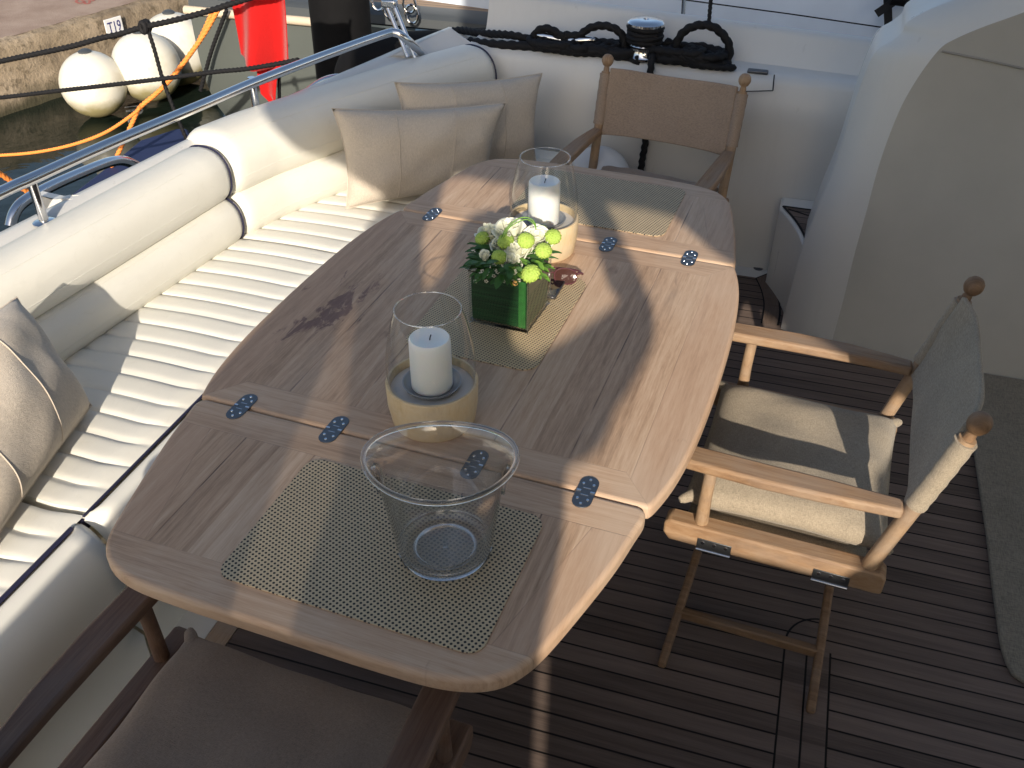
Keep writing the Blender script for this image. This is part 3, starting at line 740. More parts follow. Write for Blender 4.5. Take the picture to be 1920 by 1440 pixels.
FL = empty('flag', ay((490, 128), FY), 'red flag hanging limp outside the stern rail', 'flag')
m.build('cloth', MAT['red'], FL, True, solid=.002, ang=80)
m = MB()
def tailfn(u, v):
    l0 = [(478, 112), (484, 150), (489, 176), (517, 203)]; r0_ = [(532, 112), (522, 150), (520, 176), (518.5, 204)]
    k = v * 3; i = min(2, int(k)); f_ = k - i
    a = (l0[i][0] + (l0[i + 1][0] - l0[i][0]) * f_, l0[i][1] + (l0[i + 1][1] - l0[i][1]) * f_); b = (r0_[i][0] + (r0_[i + 1][0] - r0_[i][0]) * f_, r0_[i][1] + (r0_[i + 1][1] - r0_[i][1]) * f_)
    p = ay((a[0] + (b[0] - a[0]) * u, a[1] + (b[1] - a[1]) * u), FY + .05); p.y += .015 * math.sin(u * 5); return p
m.grid(tailfn, 12, 24); m.build('tail', MAT['red'], FL, True, solid=.002, ang=80)
MB().tube([ay((528, -80), FY + .04), ay((523, 130), FY + .08), ay((524, 200), FY + .08)], .008, 8).build('staff', MAT['fender_b'], FL)

# mooring lines
def line(nm, pts, r, lab, grp, mat=None, rp_=True):
    m = rope(pts, r) if rp_ else MB().tube(crm(pts, 10), r, 10)
    return tag(m.build(nm, mat or MAT['rope'], ang=80), lab, 'rope', grp)
line('mooring_rope', [ay(p, 3.5) for p in ((-260, 182), (-60, 130), (0, 115), (67, 101), (133, 87), (190, 71), (222, 64), (267, 51), (330, 37), (400, 18), (430, 8), (520, -20))], .0115, 'thick black rope rising from the quay above the buoys to the grey boat', 'black mooring ropes')
line('mooring_rope', [ay(p, 3.35) for p in ((-260, 205), (-60, 188), (0, 183), (110, 170), (200, 160), (300, 148), (400, 135), (470, 128), (560, 112))], .0090, 'black rope stretched level across the middle of the white buoys', 'black mooring ropes')
line('mooring_rope', [ay(p, 3.5) for p in ((274, 40), (279, 60), (290, 95), (304, 145), (322, 195), (350, 262))], .0085, 'black rope dropping from the knot over the large buoy', 'black mooring ropes')
line('mooring_rope', [ay(p, 6.0) for p in ((425, 18), (415, 45), (395, 100), (376, 170))], .014, 'thin dark rope hanging down the grey hull', 'black mooring ropes')
m = MB(); kc = ay((272, 50), 3.5)
for a in range(3): m.tube([kc + Vector((.012 * math.cos(t * .5236), (a - 1) * .014, .02 * math.sin(t * .5236))) for t in range(12)], .012, 8, True)
tag(m.build('rope_knot', MAT['rope']), 'black knot tying the dropping rope to the upper mooring rope', 'knot')
line('mooring_line', [ay(p, 4.0) for p in ((-40, 290), (0, 291), (70, 285), (140, 270), (200, 247), (252, 212), (262, 200))], .0085, 'orange line sagging over the water from the left edge', 'orange lines', MAT['orange'])
line('mooring_line', [ay(p, 4.62) for p in ((410, 15), (385, 60), (350, 110), (318, 150), (290, 178), (262, 202), (248, 230), (225, 280), (208, 315), (190, 335), (172, 343))], .013, 'orange line running steeply from the grey boat down past the buoys', 'orange lines', MAT['orange'])
line('mooring_line', [ay(p, 4.7) for p in ((398, 22), (368, 85), (332, 135), (300, 170), (270, 195), (255, 212))], .011, 'second orange strand beside the steep orange line', 'orange lines', MAT['orange'])
line('mooring_line', [ax(p, -2.6) for p in ((-30, 308), (0, 326), (24, 342), (60, 365))], .009, 'short piece of orange line at the far left above the rail', 'orange lines', MAT['orange'])

# ================================================================== things on the shelf
wc = ay((1204, 128), 3.60); wc.z = .776
WIN = empty('winch', wc, 'chrome winch with black rope turns on the side shelf', 'winch')
MB().lathe([(0, 0), (.072, 0), (.072, 0.0092), (.066, 0.0154), (.064, 0.0347), (.070, 0.0385), (.070, 0.0447), (.05, 0.0477), (0, 0.0477)], wc, 48).build('base', MAT['steel'], WIN)
MB().lathe([(0, 0.0423), (.060, 0.0423), (.052, 0.0539), (.048, 0.0770), (.054, 0.1040), (.066, 0.1155), (0, 0.1155)], wc, 40).build('drum', MAT['steel'], WIN)
MB().lathe([(0, 0.1140), (.064, 0.1140), (.070, 0.1193), (.070, 0.1278), (.062, 0.1355), (.03, 0.1394), (.012, 0.1394), (.010, 0.1355), (0, 0.1355)], wc, 48).build('cap', MAT['steel'], WIN)
m = []
for k in range(4):
    pts = [wc + Vector(((.059 + .003 * (k % 2)) * math.cos(t * math.pi / 18 + k), (.059 + .003 * (k % 2)) * math.sin(t * math.pi / 18 + k), .062 + .0165 * k + .003 * math.sin(t * .3))) for t in range(36)]
    mm = MB().tube(pts, .0105, 10, True, 80, 3, .15); o = mm.build('rope_turn', MAT['rope'], WIN, ang=80)
# cleat
ca, cb = ay((1002, 66), 3.60), ay((1116, 80), 3.60); ca.z = .82; cb.z = .82
CL = empty('cleat', (ca + cb) / 2 - Vector((0, 0, .045)), 'polished steel horn cleat under black rope on the side shelf', 'cleat')
mid_ = (ca + cb) / 2
for sg, q in ((-1, ca), (1, cb)):
    pts = [mid_ + (q - mid_) * t + Vector((0, 0, -.012 + .014 * t)) for t in (.1, .35, .6, .8, .95, 1.0)]
    MB().tube(pts, [.015, .016, .016, .014, .009, .003], 16).build('horn', MAT['steel'], CL)
    MB().lathe([(0, 0), (.02, 0), (.014, .02), (.013, .04), (0, .04)], mid_ + Vector((sg * .035, 0, -.045)), 20).build('leg', MAT['steel'], CL)
# ropes on the shelf
rs = random.Random(5)
R0 = .0145
def sh(px, y=3.60, z=None):
    p = ay(px, y)
    if z is not None: p.z = z
    return p
line('dock_line', [az((700, 118), .72) + Vector((0, .25, 0)), ay((770, 85), 3.9), ay((850, 58), 3.82), ay((900, 62), 3.7), sh((960, 66)), sh((1010, 76), 3.6, .80), sh((1060, 72), 3.6, .83)], R0, 'black rope leading in over the corner to the cleat', 'black ropes on the side shelf')
line('dock_line', [ay((880, 78), 3.62), ay((930, 84), 3.56), ay((1000, 88), 3.56), ay((1080, 98), 3.56), ay((1150, 112), 3.57), ay((1200, 112), 3.54)], .018, 'thicker black rope lying along the front of the shelf', 'black ropes on the side shelf')
line('dock_line', [sh((1060, 76), 3.6, .83), sh((1085, 66)), sh((1105, 53)), sh((1130, 48)), sh((1155, 55)), sh((1168, 70)), sh((1172, 90))], R0, 'black rope arching from the cleat up to the winch', 'black ropes on the side shelf')
line('dock_line', [sh((1000, 70)), sh((1008, 58)), sh((1024, 53)), sh((1042, 60)), sh((1062, 74)), sh((1085, 84))], R0, 'short black bight looped over the left cleat horn', 'black ropes on the side shelf')
def pile(x0, x1, y0, y1, z0, z1, n, lab):
    pts = []; 
    for k in range(n):
        t = k / n * n * .75
        cx = (x0 + x1) / 2 + (x1 - x0) * .25 * math.sin(k * .37); pts.append(Vector((cx + (x1 - x0) * .36 * math.cos(t * 2.1 + rs.random() * .5) , (y0 + y1) / 2 + (y1 - y0) * .45 * math.sin(t * 2.1 + rs.random() * .5), z0 + (z1 - z0) * (k / n) * (.6 + .4 * rs.random()))))
    return line('rope_coil', pts, R0, lab, 'black ropes on the side shelf')
a, b = ay((1003, 100), 3.58), ay((1180, 100), 3.58)
pile(a.x, (a.x + b.x) / 2 + .04, 3.525, 3.64, .785, .815, 34, 'heap of black rope under the cleat'); pile((a.x + b.x) / 2, b.x + .03, 3.53, 3.66, .785, .81, 30, 'heap of black rope between the cleat and the winch')
a, b = ay((1225, 110), 3.58), ay((1352, 110), 3.58)
pile(a.x, b.x, 3.52, 3.66, .785, .835, 50, 'tangled black rope pile right of the winch')
pile(a.x + .02, b.x - .02, 3.53, 3.63, .785, .815, 36, 'lower coil of the black rope pile right of the winch')
line('dock_line', [sh((1340, 120), 3.56, .80), sh((1362, 128), 3.55, .79), sh((1374, 140), 3.54, .785), sh((1352, 150), 3.53, .785), sh((1310, 145), 3.53, .785)], .011, 'loose black tail at the right end of the rope pile', 'black ropes on the side shelf')
lp = [(1283, 140), (1268, 110), (1268, 82), (1284, 58), (1312, 47), (1340, 52), (1362, 74), (1368, 98), (1360, 120), (1345, 140)]
line('rope_loop', [sh(p, 3.60) for p in lp], .0150, 'black rope loop standing upright on the rope pile', 'black ropes on the side shelf')
line('halyard', [sh((1329, 50), 3.60), sh((1331, 20), 3.62), sh((1334, -10), 3.64), sh((1337, -60), 3.66)], .007, 'thin black line rising from the standing loop out of the picture', 'black ropes on the side shelf')
line('dock_line', [Vector((ay((1203, 300), 3.47).x, 3.57, .79)), Vector((ay((1203, 300), 3.47).x, 3.49, .78)), ay((1212, 250), 3.478), ay((1204, 300), 3.475), ay((1199, 345), 3.47), ay((1192, 420), 3.46)], .0125, 'black rope hanging down the wall behind the far chair', 'black ropes on the side shelf')
# round white buoy behind the far chair
bc = ay((1122, 335), 3.33); m = MB(); r = .125
m.lathe([(r * math.sin(math.pi * k / 20), -r * math.cos(math.pi * k / 20) * 1.0) for k in range(21)], bc, 40)
tag(m.build('round_fender', plain("pvc_white", (.78, .78, .78), .35)), 'round white fender between the far chair and the side wall', 'fender')

# ================================================================== TABLE
TH = .034; TZ = .74
CX = -.637
def t_out(kind):
    if kind == 'middle':
        h = [(.452, 1.1795), (.466, 1.19), (.487, 1.27), (.501, 1.38), (.507, 1.5), (.509, 1.637), (.507, 1.774), (.500, 1.894), (.486, 2.00), (.464, 2.084), (.450, 2.0945)]
    elif kind == 'near':
        h = [(.12, .727), (.23, .730), (.292, .740), (.336, .760), (.365, .793), (.388, .845), (.418, .95), (.440, 1.04), (.453, 1.115), (.459, 1.15), (.456, 1.168), (.445, 1.1765)]
    else:
        h = [(.445, 2.0975), (.456, 2.106), (.459, 2.124), (.453, 2.16), (.440, 2.24), (.420, 2.335), (.398, 2.43), (.380, 2.475), (.350, 2.515), (.305, 2.537), (.25, 2.550), (.15, 2.557)]
    h3 = crm([Vector((a, b, 0)) for a, b in h], 4)
    if kind == 'near':      # the sofa-side corner is a little fuller than the other
        hl = crm([Vector((a, b, 0)) for a, b in [(.15, .727), (.26, .731), (.315, .743), (.352, .765), (.376, .80), (.392, .85)] + h[6:]], 4)
    else: hl = h3
    R_ = [(CX + p.x, p.y) for p in h3]; L_ = [(CX - p.x, p.y) for p in reversed(hl)]
    return R_ + L_
TBL = empty('dining_table', tw(CX, 1.64, 0), 'long weathered teak dining table with folding end leaves', 'table', None, -TAB_A, True)
TBL_OFF = Vector((CX, 1.64, 0))
def tmat(m):   # move the object-space texture origin back to the table frame
    for n in list(m.node_tree.nodes):
        if n.type == 'TEX_COORD':
            mp = m.node_tree.nodes.new("ShaderNodeVectorMath"); mp.operation = 'ADD'; mp.inputs[1].default_value = TBL_OFF
            for l in list(m.node_tree.links):
                if l.from_node == n: s_ = l.to_socket; m.node_tree.links.new(mp.outputs[0], s_)
            m.node_tree.links.new(n.outputs['Object'], mp.inputs[0])
    return m
def tb(mb): mb.v = [v - TBL_OFF for v in mb.v]; return mb
for kind in ('near', 'middle', 'far'):
    m = MB(); m.prism(t_out(kind), TZ - TH, TZ); mt_ = tmat(table_mat(kind))
    o = tb(m).build('end_leaf' if kind != 'middle' else 'middle_leaf', mt_, TBL, True, .011, 4, ang=50)
    if kind == 'middle': o['label'] = 'wide middle leaf with dark red stains near the sofa side'
# frame and two columns underneath
MB().add([], []); m = MB(); m.prism([(p[0] - TBL_OFF.x, p[1] - TBL_OFF.y) for p in rrect(CX - .34, CX + .34, 1.26, 2.02, .04)], TZ - .10, TZ - TH - .002); m.build('apron', MAT['teak_dark'], TBL)
for y in (1.38, 1.90):
    MB().lathe([(0, .0), (.16, .0), (.16, .008), (.05, .016), (.045, .03), (.045, TZ - .10), (0, TZ - .10)], (0, y - 1.64, 0), 40).build('column', MAT['steel'], TBL)
def stadium(cx, cy, wd, ln, n=8):
    r = wd / 2; out_ = []
    for i in range(n + 1): a = math.pi * i / n; out_.append((cx + r * math.cos(a), cy + ln / 2 - r + r * math.sin(a)))
    for i in range(n + 1): a = math.pi + math.pi * i / n; out_.append((cx + r * math.cos(a), cy - ln / 2 + r + r * math.sin(a)))
    return out_
for yb in (1.178, 2.096):
    for xh in (-1.0, -.794, -.503, -.291):
        m = MB(); m.prism(stadium(xh, yb, .035, .084), TZ - .001, TZ + .0016); h_ = tb(m).build('hinge', MAT['steel_d'], TBL, True, .0006, 1)
        m = MB(); m.box((xh - .0125, yb, TZ + .0018), (.008, .004, .0022)); m.box((xh + .0125, yb, TZ + .0018), (.008, .004, .0022)); m.box((xh, yb + .009, TZ + .0017), (.014, .0012, .001)); m.box((xh, yb - .009, TZ + .0017), (.014, .0012, .001))
        tb(m).build('knuckle', MAT['steel'], h_, False)
        for dx_, dy_ in ((0, .032), (-.0095, .02), (.0095, .02), (0, -.032), (-.0095, -.02), (.0095, -.02)):
            m = MB(); m.lathe([(0, 0), (.0030, 0), (.0026, .0009), (0, .0011)], (xh + dx_, yb + dy_, TZ + .0014), 10); tb(m).build('screw', MAT['steel'], h_)

# placemats: a sheet of woven vinyl each, rounded corners
def placemat(poly_t, lab, mat):
    pts = [tw(x, y, 0) for x, y in poly_t]; m = MB(); m.prism([(p.x, p.y) for p in pts], TZ + .0004, TZ + .0026)
    return tag(m.build('placemat', mat, bevel=.0006), lab, 'placemat', 'woven placemats on the table')
placemat(rrect(-.792, -.335, .784, 1.091, .028), 'beige and black woven placemat under the clear bucket on the near leaf', MAT['mat'])
placemat(rrect(-.802, -.495, 1.487, 1.897, .035), 'golden woven placemat under the flower vase in the middle', MAT['mat2'])
placemat(rrect(-.815, -.378, 2.180, 2.497, .030), 'beige and black woven placemat on the far leaf, behind the far lantern', MAT['mat'])

# ---- thin clear glass: lets light through, mirrors at grazing angles
def thin(name, tint=(.97, .98, .98), refl=.8, pw=3.6, base=.035):
    g = G(name); t = g.t; out_ = t.nodes["Material Output"]
    tr = g.n("ShaderNodeBsdfTransparent"); tr.inputs[0].default_value = (*tint, 1); gl = g.n("ShaderNodeBsdfGlossy"); gl.inputs["Roughness"].default_value = .02
    fr0 = g.n("ShaderNodeLayerWeight"); fr0.inputs[0].default_value = .5; fr = g.n("ShaderNodeMath", operation='MULTIPLY_ADD'); t.links.new(g.M('POWER', fr0.outputs[1], pw), fr.inputs[0]); fr.inputs[1].default_value = refl; fr.inputs[2].default_value = base; ms = g.n("ShaderNodeMixShader")
    t.links.new(fr.outputs[0], ms.inputs[0]); t.links.new(tr.outputs[0], ms.inputs[1]); t.links.new(gl.outputs[0], ms.inputs[2]); t.links.new(ms.outputs[0], out_.inputs[0]); return g.m
TG = thin("thin_glass")
TG2 = thin("vase_glass", (.93, .96, .94))

# ---- hurricane lanterns with candles
def lantern(c, lab, lab2, grp='glass lanterns on the table'):
    c = Vector(c); e = empty('hurricane_lantern', c, lab, 'lantern', grp)
    MB().lathe([(0, 0), (.078, 0), (.0805, .004), (.087, .045), (.088, .088), (.086, .092), (.082, .092), (.0805, .086), (.0805, .074), (0, .074)], c, 72).build('wooden_base', MAT['maple'], e)
    MB().lathe([(.050, .0742), (.0795, .0742), (.0795, .0755), (.050, .0755)], c, 64).build('tray', MAT['maple_lip'], e)
    MB().lathe([(0, .075), (.045, .075), (.053, .082), (.056, .0885), (.054, .0885), (.050, .083), (.043, .078), (0, .078)], c, 48).build('candle_dish', MAT['dish'], e)
    prof = crm([Vector((r_, 0, z_)) for r_, z_ in ((.0775, .077), (.083, .10), (.0845, .125), (.082, .155), (.076, .19), (.069, .220), (.0605, .247))], 5)
    n = len(prof); rings = []
    m = MB()
    for p in prof: rings.append([c + Vector((p.x * math.cos(2 * math.pi * k / 72), p.x * math.sin(2 * math.pi * k / 72), p.z)) for k in range(72)])
    m.loft(rings, True, False); m.build('glass_shade', TG, e)
    MB().tube([c + Vector((.0605 * math.cos(2 * math.pi * k / 60), .0605 * math.sin(2 * math.pi * k / 60), .247)) for k in range(60)], .0011, 8, True).build('glass_rim', MAT['glass'], e)
    k_ = empty('pillar_candle', c + Vector((0, 0, .078)), lab2, 'candle', 'white pillar candles')
    c2 = c + Vector((0, 0, .078)); rc = .0395
    MB().lathe([(0, 0), (rc - .002, 0), (rc, .003), (rc - .0005, .09), (rc - .001, .105), (rc - .0035, .1085), (rc - .008, .107), (.018, .104), (.006, .1025), (0, .1025)], c2, 48).build('wax', MAT['wax'], k_)
    MB().tube([c2 + Vector((0, 0, .100)), c2 + Vector((.001, 0, .107)), c2 + Vector((.003, .001, .114))], .0011, 6).build('wick', MAT['wick'], k_)
lantern((-.5685, 1.308, TZ + .0005), 'glass hurricane lantern on a pale wooden base, nearer the clear bucket', 'white pillar candle inside the near lantern')
lantern((-.5575, 2.042, TZ + .0005), 'glass hurricane lantern on a pale wooden base behind the flowers', 'white pillar candle inside the lantern behind the flowers')

# ---- clear acrylic bucket
bc_ = Vector((-.4215, .984, TZ + .0028)); BK = empty('ice_bucket', bc_, 'clear acrylic ice bucket with two oval hand holes on the near placemat', 'bucket')
BH = .192
RB = thin("acrylic_wall", (.985, .988, .99), 1.0, 2.3, .06)
EA = rad(17)
def ov(r_, z_, t):      # round at the foot, oval at the mouth
    k = max(0, min(1, (z_ - .01) / .17)); q = 1 - .21 * k ** 1.2; a_ = r_ * math.cos(t); b_ = r_ * q * math.sin(t)
    return bc_ + Vector((a_ * math.cos(EA) - b_ * math.sin(EA), a_ * math.sin(EA) + b_ * math.cos(EA), z_ + .006 * k * math.cos(2 * t)))
wall = crm([Vector((r_, 0, z_)) for r_, z_ in ((.066, .006), (.0745, .012), (.0785, .025), (.0825, .055), (.0885, .095), (.095, .135), (.101, .165), (.109, .185), (.117, .197))], 5)
m = MB(); m.loft([[ov(p.x, p.z, 2 * math.pi * k / 96) for k in range(96)] for p in wall], True, False)
m.loft([[ov(p.x - .003, p.z, 2 * math.pi * k / 96) for k in range(96)] for p in wall], True, False)
m.build('wall', RB, BK)
circ = lambda r_, z_, n_=72: [bc_ + Vector((r_ * math.cos(2 * math.pi * k / n_), r_ * math.sin(2 * math.pi * k / n_), z_)) for k in range(n_)]
MB().tube([ov(.1165, .197, 2 * math.pi * k / 96) for k in range(96)], .0044, 12, True).build('rim', MAT['acrylic'], BK)
MB().lathe([(.048, .002), (.062, .0), (.072, .002), (.0765, .009), (.0755, .016), (.070, .011), (.060, .0075), (.052, .0075), (.048, .002)], bc_, 96, None, False).build('base', MAT['acrylic'], BK)
m = MB(); m.lathe([(0, .0065), (.052, .0065), (.052, .0072), (0, .0072)], bc_, 72); m.build('floor', RB, BK)
MB().tube(circ(.0500, .0085), .0030, 10, True).build('foot_ring', MAT['acrylic'], BK)
MB().tube(circ(.0735, .020), .0016, 8, True).build('foot_ring', MAT['acrylic'], BK)
MB().lathe([(0, .0072), (.0045, .0072), (.003, .009), (0, .0095)], bc_, 20).build('gate_mark', MAT['acrylic'], BK)
for a0 in (math.pi, 0):
    pts = []
    for k in range(28):
        t = 2 * math.pi * k / 28; z = .150 + .022 * math.sin(t)
        pts.append(ov(.0895 + (z - .10) * .20, z, a0 + .22 * math.cos(t)))
    MB().tube(pts, .0032, 10, True).build('hand_hole', MAT['acrylic'], BK)

# ---- cube vase with flowers
V0, V1, V2 = Vector((-.617, 1.653, 0)), Vector((-.480, 1.646, 0)), Vector((-.468, 1.783, 0)); V3 = V0 + V2 - V1
vz0, vz1 = TZ + .0028, TZ + .134
cen = (V0 + V2) / 2
VS = empty('flower_vase', Vector((cen.x, cen.y, vz0)), 'square glass vase lined with a dark green leaf on the middle placemat', 'vase')
def sq(s_, z): return [Vector((cen.x + (v.x - cen.x) * s_, cen.y + (v.y - cen.y) * s_, z)) for v in (V0, V1, V2, V3)]
m = MB(); m.loft([sq(1.0, vz0), sq(1.0, vz1)], True, False)
m.build('glass', TG2, VS, False)
m = MB(); m.loft([sq(1, vz0 + .0005), sq(1, vz0 + .008)]); m.build('glass_bottom', MAT['glass'], VS, True, .001)
for a in range(4):
    q = (V0, V1, V2, V3)[a]; MB().tube([Vector((q.x, q.y, vz0)), Vector((q.x, q.y, vz1))], .0016, 8).build('corner_edge', MAT['glass'], VS)
m = MB(); m.tube(sq(1.0, vz1) , .0014, 8, True); m.build('top_edge', MAT['glass'], VS)
m = MB(); m.loft([sq(.93, vz0 + .009), sq(.945, vz0 + .06), sq(.94, vz1 - .012)], True, True); m.build('leaf_lining', MAT['lining'], VS, False)
m = MB(); a, b = sq(.97, 0)[1], sq(.97, 0)[0]; dv = (b - a).normalized()
m.loft([[a + dv * .004 + Vector((0, 0, z)), a + dv * .020 + Vector((0, 0, z)), a + dv * .020 + Vector((0, .002, z)), a + dv * .004 + Vector((0, .002, z))] for z in (vz0 + .01, vz1 - .005)]); m.build('folded_leaf', plain('folded_leaf', (.03, .13, .03), .35, 0, .5, .3, 90), VS)
m = MB(); m.loft([sq(.90, vz1 - .014), sq(.90, vz1 - .008)]); m.build('moss', MAT['green'], VS)

BQ = empty('bouquet', Vector((cen.x, cen.y, vz1)), 'low bouquet of cream roses and round lime green flowers in the square vase', 'flowers')
rf = random.Random(11)
def petal(m, c, yaw, tilt, r, wd, h, curl):
    """one cupped petal standing round the axis through c"""
    def fn(u, v):
        a = (u - .5) * wd; rr = r * (.35 + .65 * v ** .6) * (1 + curl * v * v); z = h * v * (1 - .12 * (2 * u - 1) ** 2) 
        rr += .0015 * math.sin(u * 9 + yaw)
        p = Vector((rr * math.cos(yaw + a), rr * math.sin(yaw + a), z)); return c + p
    m.grid(fn, 6, 5)
def rose(c, R, open_=1.0, tilt=None):
    m = MB(); n = 15
    for k in range(n):
        t = (k + 1) / n; yaw = k * 2.4; r1_ = R * (.10 + .88 * t * open_); h = R * (1.5 - .75 * t * open_); w_ = 2.5 - .9 * t; ph = rf.uniform(0, 6)
        def fn(u, v):
            a = (u - .5) * w_ * (1 - .25 * v * v); rr = r1_ * (.45 + .55 * v ** .7) + R * .16 * max(0, v - .7) * t * 3
            z = h * v * (1 - .16 * (2 * u - 1) ** 2 * v) - R * .10 * max(0, v - .85) * 4 * t
            rr += R * .035 * math.sin(u * 7 + ph) * v
            return Vector((rr * math.cos(yaw + a), rr * math.sin(yaw + a), z - R * .55))
        m.grid(fn, 12, 9)
    tv = (tilt or Vector((rf.uniform(-.25, .25), rf.uniform(-.5, -.1), 1))).normalized(); q = Vector((0, 0, 1)).rotation_difference(tv)
    m.v = [Vector(c) + q @ v for v in m.v]; return m
def mum(c, R, tv):
    m = MB(); q = Vector((0, 0, 1)).rotation_difference(tv.normalized())
    def fn(u, v):
        a = 2 * math.pi * u; th = v * 1.95; rr = R * math.sin(th) * (1 + .07 * math.sin(a * 17 + v * 9)); z = R * .62 * math.cos(th)
        k = 1 + .06 * math.sin(a * 11 + 3 * v) * math.sin(th * 9)
        return Vector(c) + q @ Vector((rr * k * math.cos(a), rr * k * math.sin(a), z * k))
    m.grid(fn, 48, 20); return m
for (px, py, y, r) in ((917, 440, 1.775, .027), (957, 436, 1.775, .034), (1008, 450, 1.755, .029), (967, 474, 1.715, .025), (958, 492, 1.685, .021), (985, 470, 1.735, .022), (938, 462, 1.74, .02)):
    rose(ay((px, py), y), r * 1.22).build('rose', MAT['rose'], BQ, ang=80, solid=.0006)
rose(ay((909, 481), 1.675), .019, .55).build('rose', MAT['rose'], BQ, ang=80, solid=.0006)
rose(ay((963, 512), 1.650), .011, .6).build('rose', MAT['rose'], BQ, ang=80, solid=.0006)
for (px, py, y, r) in ((904, 447, 1.75, .0165), (948, 452, 1.725, .0185), (986, 451, 1.725, .0185), (1019, 470, 1.70, .018), (936, 482, 1.675, .0165), (995, 513, 1.640, .0205), (1037, 444, 1.76, .018), (1014, 433, 1.80, .015)):
    c = ay((px, py), y); mum(c, r, Vector((rf.uniform(-.2, .3), -.55, .8))).build('green_chrysanthemum', MAT['mum'], BQ, ang=80)
def leafm(m, base, d, ln, wd, up):
    d = d.normalized(); s_ = d.cross(up).normalized(); k = 6; L = []; R_ = []; Mi = []
    for i in range(k + 1):
        t = i / k; w_ = wd * math.sin(math.pi * min(1, t * .92 + .06)) ** .8; p = base + d * (ln * t) - up * (ln * .35 * t * t)
        jag = 1 + .18 * (i % 2); L.append(p + s_ * w_ * jag + up * .002); R_.append(p - s_ * w_ * jag + up * .002); Mi.append(p)
    m.add(L + Mi + R_, [(i, i + 1, k + 1 + i + 1, k + 1 + i) for i in range(k)] + [(k + 1 + i, k + 2 + i, 2 * k + 3 + i, 2 * k + 2 + i) for i in range(k)])
md, ml = MB(), MB()
for i in range(110):
    a = rf.uniform(0, 2 * math.pi); r_ = .02 + .055 * rf.random() ** .5
    b = Vector((cen.x + r_ * math.cos(a), cen.y + r_ * math.sin(a) - .008, vz1 + rf.uniform(-.012, .03)))
    d = Vector((math.cos(a) + rf.uniform(-.5, .5), math.sin(a) + rf.uniform(-.5, .5), rf.uniform(-.2, .9)))
    lft = b.x < cen.x + .02
    leafm(md if lft or rf.random() < .35 else ml, b, d, rf.uniform(.022, .045), rf.uniform(.004, .009), Vector((0, 0, 1)))
for i in range(26):      # bigger leaves spilling over the left and right rim
    for (sx, mm) in ((-1, md), (1, ml if i % 2 else md)):
        b = Vector((cen.x + sx * rf.uniform(.045, .062), cen.y + rf.uniform(-.05, .05), vz1 + rf.uniform(-.004, .02)))
        leafm(mm, b, Vector((sx * 1.0, rf.uniform(-.7, .4), rf.uniform(-.15, .6))), rf.uniform(.03, .048) * (.75 if sx > 0 else 1), rf.uniform(.006, .011), Vector((0, 0, 1)))
md.build('dark_foliage', MAT['green'], BQ, ang=80); ml.build('light_foliage', MAT['green_l'], BQ, ang=80)
m = MB()
for (px, py) in ((888, 471), (902, 513), (913, 513), (926, 517), (892, 527), (912, 527), (927, 497), (922, 500), (905, 508), (920, 512), (955, 440), (945, 527), (900, 520), (933, 510), (940, 518), (928, 505), (962, 527), (974, 525), (1000, 430)):
    c = ay((px, py), 1.642 + rf.uniform(0, .012) + (.05 if py < 480 else 0)); 
    for k in range(5):
        o = Vector((.0032 * math.cos(k * 1.257), -.001, .0032 * math.sin(k * 1.257))); m.lathe([(0, -.0016), (.0022, 0), (0, .0016)], c + o, 8)
m.build('small_blossoms', MAT['blossom'], BQ)
m = MB(); m.lathe([(.006 * math.sin(math.pi * k / 8), -.006 * math.cos(math.pi * k / 8)) for k in range(9)], ay((966, 531), 1.637), 14); m.build('orange_bud', MAT['bud'], BQ)
for dx_ in (0, 4):
    MB().tube(crm([ay((938 + dx_, 450), 1.72), ay((950 + dx_, 428), 1.73), ay((970 + dx_, 411 + dx_), 1.74), ay((990, 408 + dx_), 1.75), ay((1004, 421 + dx_), 1.755), ay((1003, 446), 1.76)], 6), .0013, 6).build('grass_loop', MAT['green_l'], BQ)

# ---- phone and sunglasses behind the vase
ph0 = [az(p, TZ + .004) for p in ((1057, 531), (1040, 559))]
d_ = (ph0[1] - ph0[0]).normalized(); s_ = Vector((-d_.y, d_.x, 0)); s_ = s_ if s_.x < 0 else -s_
pc_ = ph0[1] - d_ * .060 + s_ * .030
e = empty('phone', Vector((pc_.x, pc_.y, TZ + .0028)), 'black phone lying on the golden placemat right of the vase', 'phone')
rt = Matrix((s_, d_, Vector((0, 0, 1)))).transposed()
def loc(poly, z0, z1):
    m = MB(); m.prism(poly, z0, z1, lambda v: Vector((pc_.x, pc_.y, 0)) + s_ * v.x + d_ * v.y + Vector((0, 0, v.z))); return m
loc(rrect(-.033, .033, -.067, .067, .009), TZ + .0028, TZ + .0098).build('case', MAT['phone_e'], e, True, .0012)
loc(rrect(-.031, .031, -.062, .058, .007), TZ + .0098, TZ + .0104).build('screen', MAT['black_gl'], e)
gc = az((1060, 518), TZ + .02); SG = empty('sunglasses', Vector((gc.x, gc.y, TZ + .0028)), 'brown sunglasses lying folded on the placemat behind the phone', 'sunglasses')
ux_ = (az((1083, 526), TZ + .02) - az((1037, 522), TZ + .02)).normalized(); back_ = Vector((-ux_.y, ux_.x, 0))
upv = (Vector((0, 0, 1)) * .72 + back_ * .35).normalized()
for k in (0, 1):
    cc_ = gc - ux_ * (k * .062); ring = []
    for t in range(36):
        a = 2 * math.pi * t / 36; ring.append(cc_ + ux_ * (.0265 * math.copysign(abs(math.cos(a)) ** .8, math.cos(a))) + upv * (.0185 * math.copysign(abs(math.sin(a)) ** .8, math.sin(a))))
    MB().tube(ring, .0021, 8, True).build('lens_frame', MAT['frame'], SG)
    m = MB(); m.add(ring + [cc_ - back_ * .004], [(i, (i + 1) % 36, 36) for i in range(36)]); m.build('lens', MAT['lens'], SG)
